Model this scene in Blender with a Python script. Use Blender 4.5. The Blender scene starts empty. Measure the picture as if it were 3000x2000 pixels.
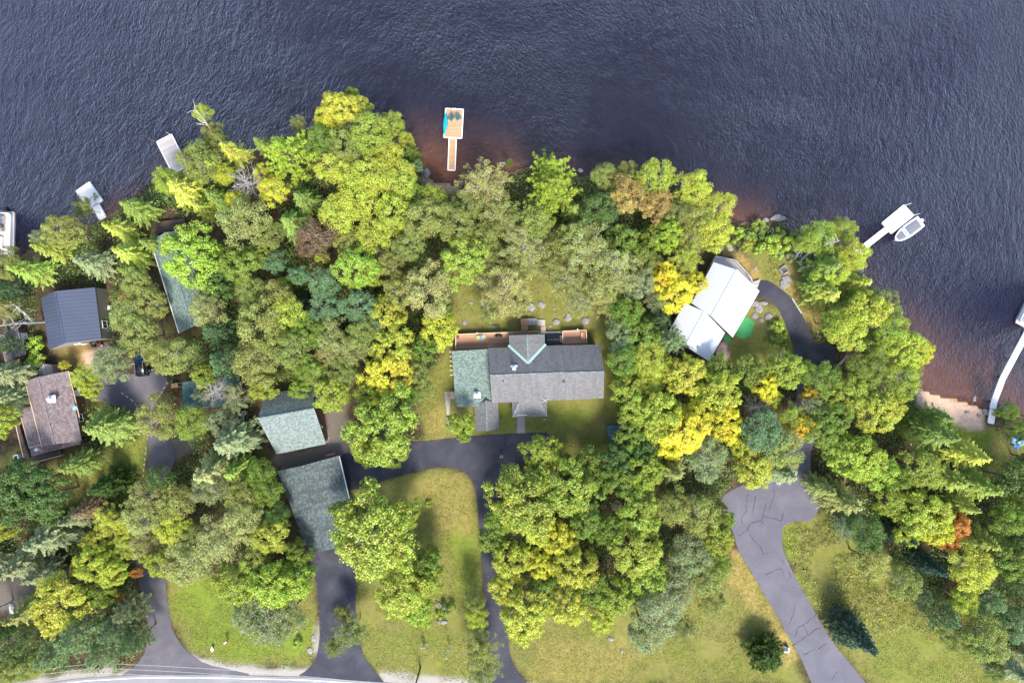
import bpy, bmesh, math, random
import numpy as np
from mathutils import Vector, Matrix, noise as mnoise

R_ = math.radians
random.seed(7); rng = np.random.default_rng(11)
sc = bpy.context.scene
COL = sc.collection

# ------------------------------------------------------------------ camera
H = 118.0
F = 2000.0                       # focal length in pixels of the 3000 px wide photograph
cam_d = bpy.data.cameras.new('camera'); cam = bpy.data.objects.new('camera', cam_d); COL.objects.link(cam)
cam.location = (0, 0, H); cam.rotation_euler = (0, 0, 0)
cam_d.sensor_width = 36.0; cam_d.lens = 24.0; cam_d.clip_start = 1; cam_d.clip_end = 5000
sc.camera = cam
def W(px, py, z=1.0):
    s = (H - z) / F
    return Vector(((px - 1500) * s, (1000 - py) * s, z))

# ------------------------------------------------------------------ light
SUN_EL, SUN_AZ = 53.0, 166.0      # azimuth clockwise from +Y (the top of the picture)
world = bpy.data.worlds.new('World'); sc.world = world; world.use_nodes = True
wn = world.node_tree.nodes; wl = world.node_tree.links
for n in list(wn): wn.remove(n)
sky = wn.new('ShaderNodeTexSky'); sky.sky_type = 'NISHITA'; sky.sun_disc = False
sky.sun_elevation = R_(SUN_EL); sky.sun_rotation = R_(SUN_AZ)
sky.air_density = 1.0; sky.dust_density = 1.6; sky.ozone_density = 1.5
bg = wn.new('ShaderNodeBackground'); bg.inputs[1].default_value = 0.15
wo = wn.new('ShaderNodeOutputWorld'); wl.new(sky.outputs[0], bg.inputs[0]); wl.new(bg.outputs[0], wo.inputs[0])
sd = bpy.data.lights.new('sun', 'SUN'); sun = bpy.data.objects.new('sun', sd); COL.objects.link(sun)
sd.energy = 2.6; sd.angle = R_(15); sd.color = (1.0, 0.95, 0.87)
dvec = Vector((math.sin(R_(SUN_AZ)) * math.cos(R_(SUN_EL)), math.cos(R_(SUN_AZ)) * math.cos(R_(SUN_EL)), math.sin(R_(SUN_EL))))
sun.rotation_euler = dvec.to_track_quat('Z', 'Y').to_euler(); sun.location = dvec * 200
sc.view_settings.view_transform = 'Standard'; sc.view_settings.look = 'None'
sc.view_settings.exposure = 1.28; sc.view_settings.gamma = 1
try:
    sc.cycles.max_bounces = 6; sc.cycles.transparent_max_bounces = 8
except Exception: pass

# ------------------------------------------------------------------ materials
class NT:
    def __init__(s, name):
        s.m = bpy.data.materials.new(name); s.m.use_nodes = True
        s.n = s.m.node_tree.nodes; s.l = s.m.node_tree.links
        for x in list(s.n): s.n.remove(x)
        s.out = s.n.new('ShaderNodeOutputMaterial')
    def add(s, t, **k):
        x = s.n.new(t)
        for a, b in k.items():
            if a.startswith('i_'):
                key = a[2:]; key = int(key) if key.isdigit() else key.replace('_', ' ')
                x.inputs[key].default_value = b
            else: setattr(x, a, b)
        return x
    def ln(s, a, b): s.l.new(a, b)
    def coords(s, kind='Object'): return s.add('ShaderNodeTexCoord').outputs[kind]
    def mapping(s, vec, scale=(1,1,1), rot=(0,0,0)):
        m = s.add('ShaderNodeMapping'); m.inputs['Scale'].default_value = scale; m.inputs['Rotation'].default_value = rot
        s.ln(vec, m.inputs[0]); return m.outputs[0]
    def noise(s, vec, scale, detail=4, rough=.55, dist=0):
        t = s.add('ShaderNodeTexNoise'); t.inputs['Scale'].default_value = scale; t.inputs['Detail'].default_value = detail
        t.inputs['Roughness'].default_value = rough; t.inputs['Distortion'].default_value = dist
        s.ln(vec, t.inputs['Vector']); return t.outputs['Fac']
    def ramp(s, fac, stops):
        r = s.add('ShaderNodeValToRGB'); e = r.color_ramp.elements
        while len(e) < len(stops): e.new(.5)
        for i, (p, c) in enumerate(stops): e[i].position = p; e[i].color = (*c, 1)
        s.ln(fac, r.inputs[0]); return r.outputs[0]
    def mix(s, fac, a, b, mode='MIX'):
        m = s.add('ShaderNodeMix', data_type='RGBA', blend_type=mode)
        for inp, v in ((m.inputs[0], fac), (m.inputs[6], a), (m.inputs[7], b)):
            if isinstance(v, (int, float)): inp.default_value = v
            elif isinstance(v, tuple): inp.default_value = (*v, 1) if len(v) == 3 else v
            else: s.ln(v, inp)
        return m.outputs[2]
    def math(s, op, a, b=0.0, clamp=False):
        m = s.add('ShaderNodeMath', operation=op, use_clamp=clamp)
        for inp, v in ((m.inputs[0], a), (m.inputs[1], b)):
            if isinstance(v, (int, float)): inp.default_value = v
            else: s.ln(v, inp)
        return m.outputs[0]
    def attr(s, name): return s.add('ShaderNodeAttribute', attribute_name=name)
    def bump(s, h, strength=.5, dist=.1):
        b = s.add('ShaderNodeBump'); b.inputs['Strength'].default_value = strength; b.inputs['Distance'].default_value = dist
        s.ln(h, b.inputs['Height']); return b.outputs[0]
    def principled(s, col, rough=.8, normal=None, metal=0, spec=.4):
        p = s.add('ShaderNodeBsdfPrincipled')
        for key, v in (('Base Color', col), ('Roughness', rough), ('Metallic', metal), ('Specular IOR Level', spec)):
            if isinstance(v, tuple): p.inputs[key].default_value = (*v, 1)
            elif isinstance(v, (int, float)): p.inputs[key].default_value = v
            else: s.ln(v, p.inputs[key])
        if normal is not None: s.ln(normal, p.inputs['Normal'])
        s.ln(p.outputs[0], s.out.inputs[0]); return p

def hsvj(c, k): return tuple(min(1, x * k) for x in c)
def mat_plain(name, c, rough=.7, var=.15, scale=3, metal=0, bump=0.0):
    t = NT(name); v = t.coords(); n = t.noise(v, scale, 5)
    col = t.ramp(n, [(.3, hsvj(c, 1 - var)), (.7, hsvj(c, 1 + var))])
    nb = t.bump(t.noise(v, scale * 6, 4), bump, .05) if bump else None
    t.principled(col, rough, nb, metal); return t.m
def mat_wood(name, c, rough=.75, streak=(1, 12, 1), var=.25):
    t = NT(name); v = t.coords(); a = t.attr('v').outputs['Fac']
    n = t.noise(t.mapping(v, streak), 1.2, 6)
    n2 = t.noise(v, .5, 3)
    base = t.mix(a, hsvj(c, 1 - var), hsvj(c, 1 + var))
    col = t.mix(t.math('MULTIPLY', n, .45), base, hsvj(c, .45))
    col = t.mix(t.math('MULTIPLY', n2, .35), col, hsvj(c, 1.25))
    t.principled(col, rough, t.bump(n, .3, .02)); return t.m
def mat_shingle(name, c, c2, scale=1.0, streak=0.35, speck=.6, patch=None):
    """asphalt shingles: UV in metres, u along the eave, v up the slope"""
    t = NT(name); uv = t.coords('UV')
    b = t.add('ShaderNodeTexBrick'); t.ln(uv, b.inputs['Vector'])
    b.inputs['Scale'].default_value = 1.0; b.inputs['Brick Width'].default_value = .33 * scale; b.inputs['Row Height'].default_value = .22 * scale
    b.inputs['Mortar Size'].default_value = .012; b.inputs['Bias'].default_value = 0; b.inputs['Mortar Smooth'].default_value = .3
    b.inputs['Color1'].default_value = (*c, 1); b.inputs['Color2'].default_value = (*c2, 1); b.inputs['Mortar'].default_value = (*hsvj(c2, .6), 1)
    n = t.noise(uv, 2.6, 3, .7)
    col = t.mix(t.math('MULTIPLY', t.math('GREATER_THAN', n, .56), speck), b.outputs[0], hsvj(c2, .7))
    st = t.noise(t.mapping(uv, (1.1, .14, 1)), 1.0, 5, .6)
    st = t.ramp(st, [(.42, (0, 0, 0)), (.68, (1, 1, 1))])
    col = t.mix(t.math('MULTIPLY', st, streak), col, hsvj(c2, .55))
    if patch:
        pm = t.ramp(t.noise(uv, .35, 6, .7), [(.56, (0, 0, 0)), (.66, (1, 1, 1))])
        col = t.mix(t.math('MULTIPLY', pm, .7), col, patch)
    t.principled(col, .9, t.bump(b.outputs['Fac'], .35, .03), spec=.2); return t.m
def mat_ribbed(name, c, pitch=.4, rough=.4, metal=.3, var=.15):
    t = NT(name); uv = t.coords('UV')
    sp = t.add('ShaderNodeSeparateXYZ'); t.ln(uv, sp.inputs[0])
    f = t.math('FRACT', t.math('DIVIDE', sp.outputs[0], pitch))
    rib = t.math('LESS_THAN', f, .16)
    n = t.noise(t.mapping(uv, (.5, .15, 1)), 1.0, 5)
    col = t.mix(n, hsvj(c, 1 - var), hsvj(c, 1 + var))
    col = t.mix(t.math('MULTIPLY', rib, .45), col, hsvj(c, .35))
    t.principled(col, rough, t.bump(rib, .4, .04), metal); return t.m

def mat_leaf():
    t = NT('leaf'); oi = t.add('ShaderNodeObjectInfo')
    v = t.attr('v').outputs['Fac']; w = t.attr('w').outputs['Fac']
    h = t.add('ShaderNodeHueSaturation'); t.ln(oi.outputs['Color'], h.inputs['Color'])
    t.ln(t.math('ADD', t.math('MULTIPLY', v, .05), .475), h.inputs['Hue'])
    t.ln(t.math('ADD', t.math('MULTIPLY', w, .55), t.math('ADD', t.math('MULTIPLY', v, .45), .5)), h.inputs['Value'])
    h.inputs['Saturation'].default_value = .97
    pm = t.math('GREATER_THAN', t.math('ADD', t.math('MULTIPLY', t.math('SUBTRACT', 1, oi.outputs['Alpha']), 1.0), t.math('SUBTRACT', v, 1.0)), 0.0)
    col = t.mix(t.math('MULTIPLY', pm, .8), h.outputs[0], (.62, .52, .04))
    g = t.math('MULTIPLY', t.math('GREATER_THAN', w, .93), .45)
    col = t.mix(g, col, (.45, .45, .25))
    d = t.add('ShaderNodeBsdfDiffuse'); t.ln(col, d.inputs[0])
    tr = t.add('ShaderNodeBsdfTranslucent'); t.ln(t.mix(.5, col, (.40, .48, .04), 'MIX'), tr.inputs[0])
    m1 = t.add('ShaderNodeMixShader'); m1.inputs[0].default_value = .26; t.ln(d.outputs[0], m1.inputs[1]); t.ln(tr.outputs[0], m1.inputs[2])
    gl = t.add('ShaderNodeBsdfGlossy'); gl.inputs['Roughness'].default_value = .5
    m2 = t.add('ShaderNodeMixShader'); m2.inputs[0].default_value = .05; t.ln(m1.outputs[0], m2.inputs[1]); t.ln(gl.outputs[0], m2.inputs[2])
    t.ln(m2.outputs[0], t.out.inputs[0]); return t.m
def mat_bark(name, c):
    t = NT(name); v = t.coords(); n = t.noise(t.mapping(v, (3, 3, .8)), 1.5, 5)
    t.principled(t.ramp(n, [(.35, hsvj(c, .5)), (.6, c)]), .9, t.bump(n, .4, .05)); return t.m

def mat_water():
    t = NT('water'); v = t.coords()
    def chop(deg, sx, sy): return t.noise(t.mapping(t.mapping(v, rot=(0, 0, R_(deg))), (sx, sy, 1)), 1.0, 4, .62, .25)
    m1 = t.ramp(t.noise(v, .022, 2), [(.42, (0, 0, 0)), (.58, (1, 1, 1))])
    m2 = t.ramp(t.noise(t.mapping(v, (1, 1, 1), (0, 0, 1.1)), .017, 2), [(.42, (0, 0, 0)), (.58, (1, 1, 1))])
    a = t.mix(m1, chop(4, 3.0, 1.5), chop(28, 2.8, 1.5)); a = t.mix(m2, a, chop(-24, 2.9, 1.6))
    b = t.noise(v, 4.6, 3, .65, .2)
    c = t.mix(m1, chop(10, .62, .30), chop(40, .55, .32))
    gust = t.ramp(t.noise(t.mapping(v, (1, 2.2, 1)), .035, 4), [(.3, (.55, .55, .55)), (.7, (1, 1, 1))])
    hh = t.math('ADD', t.math('MULTIPLY', a, .5), t.math('MULTIPLY', b, .2))
    hh = t.math('MULTIPLY', hh, gust)
    hh = t.math('ADD', hh, t.math('MULTIPLY', c, .6))
    nb = t.bump(hh, 1.0, 1.9)
    fr = t.add('ShaderNodeFresnel'); fr.inputs['IOR'].default_value = 1.38; t.ln(nb, fr.inputs['Normal'])
    gl = t.add('ShaderNodeBsdfGlossy'); gl.inputs['Roughness'].default_value = .17; gl.inputs[0].default_value = (.56, .62, .92, 1); t.ln(nb, gl.inputs['Normal'])
    tr = t.add('ShaderNodeBsdfTransparent'); tr.inputs[0].default_value = (.95, .76, .55, 1)
    df = t.add('ShaderNodeBsdfDiffuse'); df.inputs[0].default_value = (.010, .010, .040, 1)     # the dark water's own scattering
    t.ln(nb, df.inputs['Normal'])
    m3 = t.add('ShaderNodeMixShader'); m3.inputs[0].default_value = .3; t.ln(tr.outputs[0], m3.inputs[1]); t.ln(df.outputs[0], m3.inputs[2])
    m = t.add('ShaderNodeMixShader'); t.ln(t.math('MULTIPLY', fr.outputs[0], 1.25, True), m.inputs[0]); t.ln(m3.outputs[0], m.inputs[1]); t.ln(gl.outputs[0], m.inputs[2])
    t.ln(m.outputs[0], t.out.inputs[0]); return t.m
def mat_ground():
    """attributes: lawn, dry, sand, bed, gravel weights painted from the plan of the place"""
    t = NT('ground'); v = t.coords()
    n1 = t.noise(v, .25, 6, .65); n2 = t.noise(v, 1.6, 6, .7); n3 = t.noise(v, 7, 4, .7)
    floor = t.ramp(n2, [(.3, (.03, .022, .013)), (.5, (.07, .048, .028)), (.72, (.14, .098, .065))])
    moss = t.ramp(n1, [(.48, (0, 0, 0)), (.62, (1, 1, 1))])
    floor = t.mix(t.math('MULTIPLY', moss, .55), floor, (.075, .085, .02))
    grass = t.ramp(n2, [(.25, (.095, .12, .02)), (.5, (.165, .175, .034)), (.75, (.25, .22, .06))])
    patch = t.ramp(n1, [(.34, (0, 0, 0)), (.66, (1, 1, 1))])
    dry = t.ramp(n3, [(.3, (.17, .13, .055)), (.7, (.32, .25, .12))])
    grass = t.mix(t.math('MULTIPLY', patch, .42), grass, dry)
    dots = t.ramp(t.noise(v, 3.2, 3, .6), [(.62, (0, 0, 0)), (.72, (1, 1, 1))])
    grass = t.mix(t.math('MULTIPLY', dots, .35), grass, (.16, .105, .04))
    col = t.mix(t.attr('lawn').outputs['Fac'], floor, grass)
    lush = t.ramp(n2, [(.3, (.10, .155, .016)), (.7, (.20, .26, .03))])
    col = t.mix(t.attr('lush').outputs['Fac'], col, lush)
    dryg = t.ramp(n2, [(.3, (.28, .17, .045)), (.7, (.50, .36, .13))])
    col = t.mix(t.attr('dry').outputs['Fac'], col, dryg)
    grav = t.ramp(n3, [(.3, (.10, .085, .075)), (.55, (.20, .17, .145)), (.75, (.36, .32, .28))])
    col = t.mix(t.attr('gravel').outputs['Fac'], col, grav)
    shoulder = t.ramp(n3, [(.3, (.26, .235, .205)), (.7, (.42, .385, .345))])
    col = t.mix(t.attr('shoulder').outputs['Fac'], col, shoulder)
    sand = t.ramp(n2, [(.3, (.48, .32, .22)), (.7, (.66, .47, .34))])
    col = t.mix(t.attr('sand').outputs['Fac'], col, sand)
    bed = t.attr('absorbed_bedcol').outputs['Color']
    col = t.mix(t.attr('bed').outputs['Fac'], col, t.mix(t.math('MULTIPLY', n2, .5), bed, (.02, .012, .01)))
    t.principled(col, .95, t.bump(n3, .6, .06), spec=.15); return t.m
def mat_asphalt(name, c, pale, crack=False):
    t = NT(name); v = t.coords(); n1 = t.noise(v, .22, 5, .6, .6); n3 = t.noise(v, 16, 3, .8)
    col = t.mix(t.ramp(n1, [(.42, (0, 0, 0)), (.7, (1, 1, 1))]), c, pale)
    sp = t.ramp(t.noise(v, 5.5, 2, .5), [(.735, (0, 0, 0)), (.76, (1, 1, 1))])
    col = t.mix(t.math('MULTIPLY', n3, .3), col, hsvj(c, 1.5))
    col = t.mix(t.math('MULTIPLY', sp, .5), col, (.34, .30, .24))
    if crack:
        vo = t.add('ShaderNodeTexVoronoi', feature='DISTANCE_TO_EDGE'); vo.inputs['Scale'].default_value = .16
        dn = t.add('ShaderNodeTexNoise'); dn.inputs['Scale'].default_value = .9; t.ln(v, dn.inputs['Vector'])
        vm = t.add('ShaderNodeVectorMath', operation='MULTIPLY_ADD'); t.ln(dn.outputs['Color'], vm.inputs[0]); vm.inputs[1].default_value = (1.6, 1.6, 1.6); t.ln(v, vm.inputs[2])
        t.ln(vm.outputs[0], vo.inputs['Vector'])
        ck = t.math('LESS_THAN', vo.outputs['Distance'], .006)
        gate = t.math('GREATER_THAN', t.noise(v, .13, 2), .5)
        col = t.mix(t.math('MULTIPLY', t.math('MULTIPLY', ck, gate), .6), col, (.02, .02, .025))
    t.principled(col, .8, t.bump(n3, .4, .02), spec=.3); return t.m

M = {}
M['leaf'] = mat_leaf(); M['water'] = mat_water(); M['ground'] = mat_ground()
M['bark'] = mat_bark('grey_bark', (.20, .16, .13)); M['pale_bark'] = mat_bark('pale_bark', (.62, .57, .50)); M['dead_bark'] = mat_bark('dead_wood', (.55, .50, .46))
M['asphalt_new'] = mat_asphalt('new_asphalt', (.032, .032, .045), (.066, .066, .080))
M['asphalt_old'] = mat_asphalt('old_asphalt', (.105, .10, .122), (.15, .143, .165))
M['asphalt_left'] = mat_asphalt('worn_asphalt', (.088, .082, .094), (.145, .132, .14))
M['road'] = mat_asphalt('road_asphalt', (.20, .195, .20), (.26, .25, .255))
M['crack'] = mat_plain('crack_tar', (.018, .018, .022), .9)
M['slate'] = mat_shingle('grey_shingles', (.22, .215, .212), (.155, .152, .157), 1, .4, .3)
M['greenroof'] = mat_shingle('green_shingles', (.23, .31, .27), (.125, .17, .15), 1.2, .12, .8)
M['greenpale'] = mat_shingle('faded_green_shingles', (.275, .325, .30), (.16, .20, .185), 1.1, .25, .8)
M['greenworn'] = mat_shingle('worn_green_shingles', (.175, .215, .21), (.08, .10, .10), 1, .75, .7, (.10, .07, .03))
M['tealroof'] = mat_shingle('teal_shingles', (.12, .21, .215), (.06, .115, .125), 1.2, .3, .8)
M['brownroof'] = mat_shingle('brown_shingles', (.30, .24, .235), (.18, .14, .14), 1.2, .25, .75)
M['whiteroof'] = mat_ribbed('white_metal_roof', (.80, .82, .86), .45, .45, .1, .04)
M['darkmetal'] = mat_ribbed('dark_metal_roof', (.085, .10, .145), .6, .45, .3, .12)
M['greenmetal'] = mat_ribbed('green_metal_roof', (.06, .20, .21), .3, .4, .3)
M['flash'] = mat_plain('mint_flashing', (.32, .50, .43), .5, .08)
M['tan'] = mat_plain('tan_siding', (.25, .22, .185), .8, .1)
M['brownwall'] = mat_plain('brown_siding', (.14, .07, .045), .8, .15)
M['greywall'] = mat_plain('grey_siding', (.30, .29, .27), .8, .1)
M['whitewall'] = mat_plain('white_siding', (.7, .69, .66), .7, .06)
M['cedar'] = mat_wood('cedar_boards', (.55, .32, .17), var=.14)
M['deckwood'] = mat_wood('deck_boards', (.47, .26, .155), streak=(1, 14, 1), var=.3)
M['railwood'] = mat_wood('rail_wood', (.62, .43, .30), var=.12)
M['greywood'] = mat_wood('weathered_boards', (.42, .39, .37), var=.2)
M['palewood'] = mat_wood('bleached_boards', (.80, .76, .73), var=.06)
M['darkwood'] = mat_wood('dark_boards', (.11, .075, .06), var=.25)
M['white'] = mat_plain('white_paint', (.82, .82, .82), .4, .03)
M['offwhite'] = mat_plain('off_white', (.66, .64, .62), .6, .1)
M['black'] = mat_plain('black_plastic', (.012, .013, .016), .35, .1)
M['carpaint'] = mat_plain('black_car_paint', (.008, .010, .014), .12, .1)
M['glass'] = mat_plain('dark_glass', (.02, .03, .04), .08, .1)
M['reflectglass'] = mat_plain('blue_reflection', (.03, .22, .45), .3, .3, 6)  # car windscreen, its blue reflection painted in as plain colour
M['metal'] = mat_plain('bare_metal', (.5, .5, .52), .35, .1, 3, .8)
M['teal'] = mat_plain('teal_plastic', (.012, .33, .38), .4, .12)
M['darkteal'] = mat_plain('dark_teal_paint', (.04, .13, .14), .6, .15)
M['lime'] = mat_plain('lime_cushion', (.35, .42, .12), .8, .1)
M['bluecloth'] = mat_plain('blue_cloth', (.14, .24, .50), .8, .2)
M['blue'] = mat_plain('blue_plastic', (.04, .28, .78), .4, .15)
M['lightblue'] = mat_plain('pale_blue_plastic', (.30, .58, .88), .4, .1)
M['red'] = mat_plain('red_paint', (.40, .05, .03), .5, .15)
M['pink'] = mat_plain('faded_red_hull', (.50, .24, .25), .6, .12)
M['grey'] = mat_plain('grey_canvas', (.16, .16, .19), .8, .1)
M['midgrey'] = mat_plain('mid_grey', (.3, .3, .32), .7, .1)
M['rock'] = mat_plain('granite', (.25, .23, .225), .9, .4, 2.2, 0, .6)
M['rockbrown'] = mat_plain('lichen_granite', (.27, .19, .15), .9, .45, 1.6, 0, .6)
M['concrete'] = mat_plain('concrete', (.36, .32, .29), .85, .12, 2, 0, .2)
M['paver'] = mat_wood('pavers', (.34, .29, .27), streak=(8, 1, 1), var=.15)
M['tarpgreen'] = mat_plain('green_turf_mat', (.06, .32, .10), .8, .12, 2)
M['orange'] = mat_plain('rust_orange', (.42, .15, .06), .8, .25)
M['skin'] = mat_plain('skin', (.55, .32, .24), .6, .05)
M['pinkcloth'] = mat_plain('pale_pink_shirt', (.66, .50, .52), .8, .06)
M['navycloth'] = mat_plain('navy_trousers', (.03, .035, .06), .8, .1)
M['hair'] = mat_plain('brown_hair', (.10, .05, .03), .7, .2)
M['seat'] = mat_plain('cream_vinyl', (.72, .68, .66), .5, .05)
M['beige'] = mat_plain('beige_floor', (.52, .42, .38), .7, .08)
M['ash'] = mat_plain('ash', (.10, .09, .085), .9, .4, 6)

# ------------------------------------------------------------------ mesh helpers
def wloc(o):
    v = Vector((0, 0, 0))
    while o is not None: v = v + Vector(o.location); o = o.parent
    return v
class MB:
    def __init__(s): s.v = []; s.f = []; s.a = []; s.uv = []; s.m = []
    def face(s, pts, uv=None, mi=0, a=None):
        i = len(s.v); s.v += [tuple(p) for p in pts]; s.f.append(tuple(range(i, i + len(pts))))
        s.a.append(random.random() if a is None else a); s.m.append(mi)
        s.uv += uv if uv else [(p[0], p[1]) for p in pts]
    def hexa(s, b, t, mi=0, a=None):              # b, t: four points each, counter-clockwise from above
        a = random.random() if a is None else a
        s.face(t, mi=mi, a=a); s.face(b[::-1], mi=mi, a=a)
        for i in range(4):
            j = (i + 1) % 4; s.face([b[i], b[j], t[j], t[i]], mi=mi, a=a)
    def box(s, c, d, rz=0, mi=0, a=None, taper=1.0):
        x, y, z = d[0] / 2, d[1] / 2, d[2] / 2; cs, sn = math.cos(rz), math.sin(rz)
        def q(zz, k): return [(c[0] + (px * cs - py * sn) * k, c[1] + (px * sn + py * cs) * k, zz) for px, py in ((-x, -y), (x, -y), (x, y), (-x, y))]
        s.hexa(q(c[2] - z, 1), q(c[2] + z, taper), mi, a)
    def bar(s, p, q, w, h, mi=0, a=None):         # rectangular bar from p to q
        p, q = Vector(p), Vector(q); d = (q - p)
        if d.length < 1e-5: return
        d.normalize(); up = Vector((0, 0, 1)) if abs(d.z) < .95 else Vector((1, 0, 0))
        r = d.cross(up).normalized() * (w / 2); u = r.cross(d).normalized() * (h / 2)
        A = [p - r - u, p + r - u, p + r + u, p - r + u]; B = [q - r - u, q + r - u, q + r + u, q - r + u]
        a = random.random() if a is None else a
        s.face(A[::-1], mi=mi, a=a); s.face(B, mi=mi, a=a)
        for i in range(4):
            j = (i + 1) % 4; s.face([A[i], A[j], B[j], B[i]], mi=mi, a=a)
    def tube(s, p, q, r0, r1, n=6, mi=0, a=None, cap=True):
        p, q = Vector(p), Vector(q); d = q - p
        if d.length < 1e-5: return
        d.normalize(); up = Vector((0, 0, 1)) if abs(d.z) < .95 else Vector((1, 0, 0))
        x = d.cross(up).normalized(); y = d.cross(x).normalized(); a = random.random() if a is None else a
        A = [p + (x * math.cos(k * 2 * math.pi / n) + y * math.sin(k * 2 * math.pi / n)) * r0 for k in range(n)]
        B = [q + (x * math.cos(k * 2 * math.pi / n) + y * math.sin(k * 2 * math.pi / n)) * r1 for k in range(n)]
        for i in range(n):
            j = (i + 1) % n; s.face([A[j], A[i], B[i], B[j]], mi=mi, a=a)
        if cap: s.face(A, mi=mi, a=a); s.face(B[::-1], mi=mi, a=a)
    def prism(s, poly, z0, z1, mi=0, a=None):
        P = [(p[0], p[1]) for p in poly]
        ar = sum(P[i][0] * P[(i + 1) % len(P)][1] - P[(i + 1) % len(P)][0] * P[i][1] for i in range(len(P)))
        if ar < 0: P = P[::-1]
        a = random.random() if a is None else a
        s.face([(x, y, z1) for x, y in P], mi=mi, a=a); s.face([(x, y, z0) for x, y in P[::-1]], mi=mi, a=a)
        for i in range(len(P)):
            j = (i + 1) % len(P); s.face([(*P[i], z0), (*P[j], z0), (*P[j], z1), (*P[i], z1)], mi=mi, a=a)
    def slab(s, q, th=.16, mi=0, uo=0.0):         # sloping roof slab; q[0]-q[1] is the eave, q[2]-q[3] the ridge side
        q = [Vector(p) for p in q]
        e = (q[1] - q[0]).normalized(); up = (q[-1] - q[0]); up = (up - e * up.dot(e)).normalized()
        uv = [((p - q[0]).dot(e) + uo, (p - q[0]).dot(up)) for p in q]
        n = (q[1] - q[0]).cross(q[2] - q[0])
        if n.z < 0: q = q[::-1]; uv = uv[::-1]
        b = [p - Vector((0, 0, th)) for p in q]
        s.face(q, uv, mi, .5); s.face(b[::-1], uv[::-1], mi, .5)
        k = len(q)
        for i in range(k):
            j = (i + 1) % k; s.face([b[i], b[j], q[j], q[i]], mi=mi, a=.5)
    def build(s, name, mat, parent=None, smooth=False, bevel=0):
        L = wloc(parent) if parent is not None else Vector((0, 0, 0))
        me = bpy.data.meshes.new(name); me.from_pydata([(x - L.x, y - L.y, z - L.z) for x, y, z in s.v], [], s.f)
        for mm in (mat if isinstance(mat, (list, tuple)) else [mat]): me.materials.append(M[mm] if isinstance(mm, str) else mm)
        me.polygons.foreach_set('material_index', s.m)
        at = me.attributes.new('v', 'FLOAT', 'FACE'); at.data.foreach_set('value', s.a)
        ul = me.uv_layers.new(name='UVMap'); ul.data.foreach_set('uv', [c for p in s.uv for c in p])
        if smooth or bevel:
            bm = bmesh.new(); bm.from_mesh(me); bmesh.ops.remove_doubles(bm, verts=bm.verts, dist=.0005)
            if bevel: bmesh.ops.bevel(bm, geom=bm.edges[:], offset=bevel, segments=2, affect='EDGES', profile=.6)
            bm.to_mesh(me); bm.free()
        if smooth: me.shade_smooth()
        o = bpy.data.objects.new(name, me); COL.objects.link(o)
        if parent is not None: o.parent = parent
        return o
def tag(o, label=None, cat=None, group=None, kind=None):
    if label: o['label'] = label
    if cat: o['category'] = cat
    if group: o['group'] = group
    if kind: o['kind'] = kind
    return o
def thing(name, loc, label, cat, group=None):
    o = bpy.data.objects.new(name, None); COL.objects.link(o); o.location = loc; o.empty_display_size = .3
    return tag(o, label, cat, group)
def single(name, mb, mat, label, cat, group=None, smooth=False, bevel=0):
    """a thing of one mesh, its origin at its own base"""
    xs = [p[0] for p in mb.v]; ys = [p[1] for p in mb.v]; zs = [p[2] for p in mb.v]
    L = Vector((sum(xs) / len(xs), sum(ys) / len(ys), min(zs)))
    mb.v = [(x - L.x, y - L.y, z - L.z) for x, y, z in mb.v]
    o = mb.build(name, mat, None, smooth, bevel); o.location = L
    return tag(o, label, cat, group)

# ------------------------------------------------------------------ plan: shoreline and ground regions (pixels of the plan, ground level)
SHORE = [(-900, 820), (-100, 775), (30, 765), (70, 745), (110, 700), (200, 668), (290, 645), (345, 615), (400, 560), (450, 520), (520, 485), (580, 450), (650, 440), (720, 450),
 (800, 425), (880, 385), (960, 350), (1050, 385), (1170, 430), (1225, 470), (1238, 505), (1275, 535), (1340, 545), (1420, 520), (1470, 500), (1500, 505), (1560, 485), (1640, 490), (1700, 515),
 (1760, 510), (1850, 515), (1950, 535), (2060, 580), (2110, 625), (2170, 655), (2250, 640), (2300, 655), (2335, 690), (2370, 705), (2440, 695), (2490, 735), (2520, 780), (2535, 830), (2585, 900),
 (2640, 980), (2675, 1060), (2682, 1130), (2735, 1160), (2800, 1172), (2850, 1188), (2892, 1205), (2925, 1200), (2945, 1192), (2962, 1212), (3000, 1222), (3120, 1200), (3900, 1350)]
def poly_world(P, z=1.0): return [(W(x, y, z).x, W(x, y, z).y) for x, y in P]
def seg_dist(X, Y, P, closed):
    d = np.full(X.shape, 1e9); n = len(P)
    for i in range(n if closed else n - 1):
        ax, ay = P[i]; bx, by = P[(i + 1) % n]; dx, dy = bx - ax, by - ay
        t = np.clip(((X - ax) * dx + (Y - ay) * dy) / (dx * dx + dy * dy + 1e-9), 0, 1)
        d = np.minimum(d, np.hypot(X - ax - t * dx, Y - ay - t * dy))
    return d
def inside(X, Y, P):
    r = np.zeros(X.shape, bool); n = len(P); j = n - 1
    for i in range(n):
        xi, yi = P[i]; xj, yj = P[j]
        c = ((yi > Y) != (yj > Y)) & (X < (xj - xi) * (Y - yi) / ((yj - yi) + 1e-12) + xi); r ^= c; j = i
    return r
SW_ = poly_world(SHORE, 0.2)
LANDPOLY = SW_ + [(900, -900), (-900, -900)]
def sdist(X, Y):
    d = seg_dist(X, Y, SW_, False); return np.where(inside(X, Y, LANDPOLY), d, -d)
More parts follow.
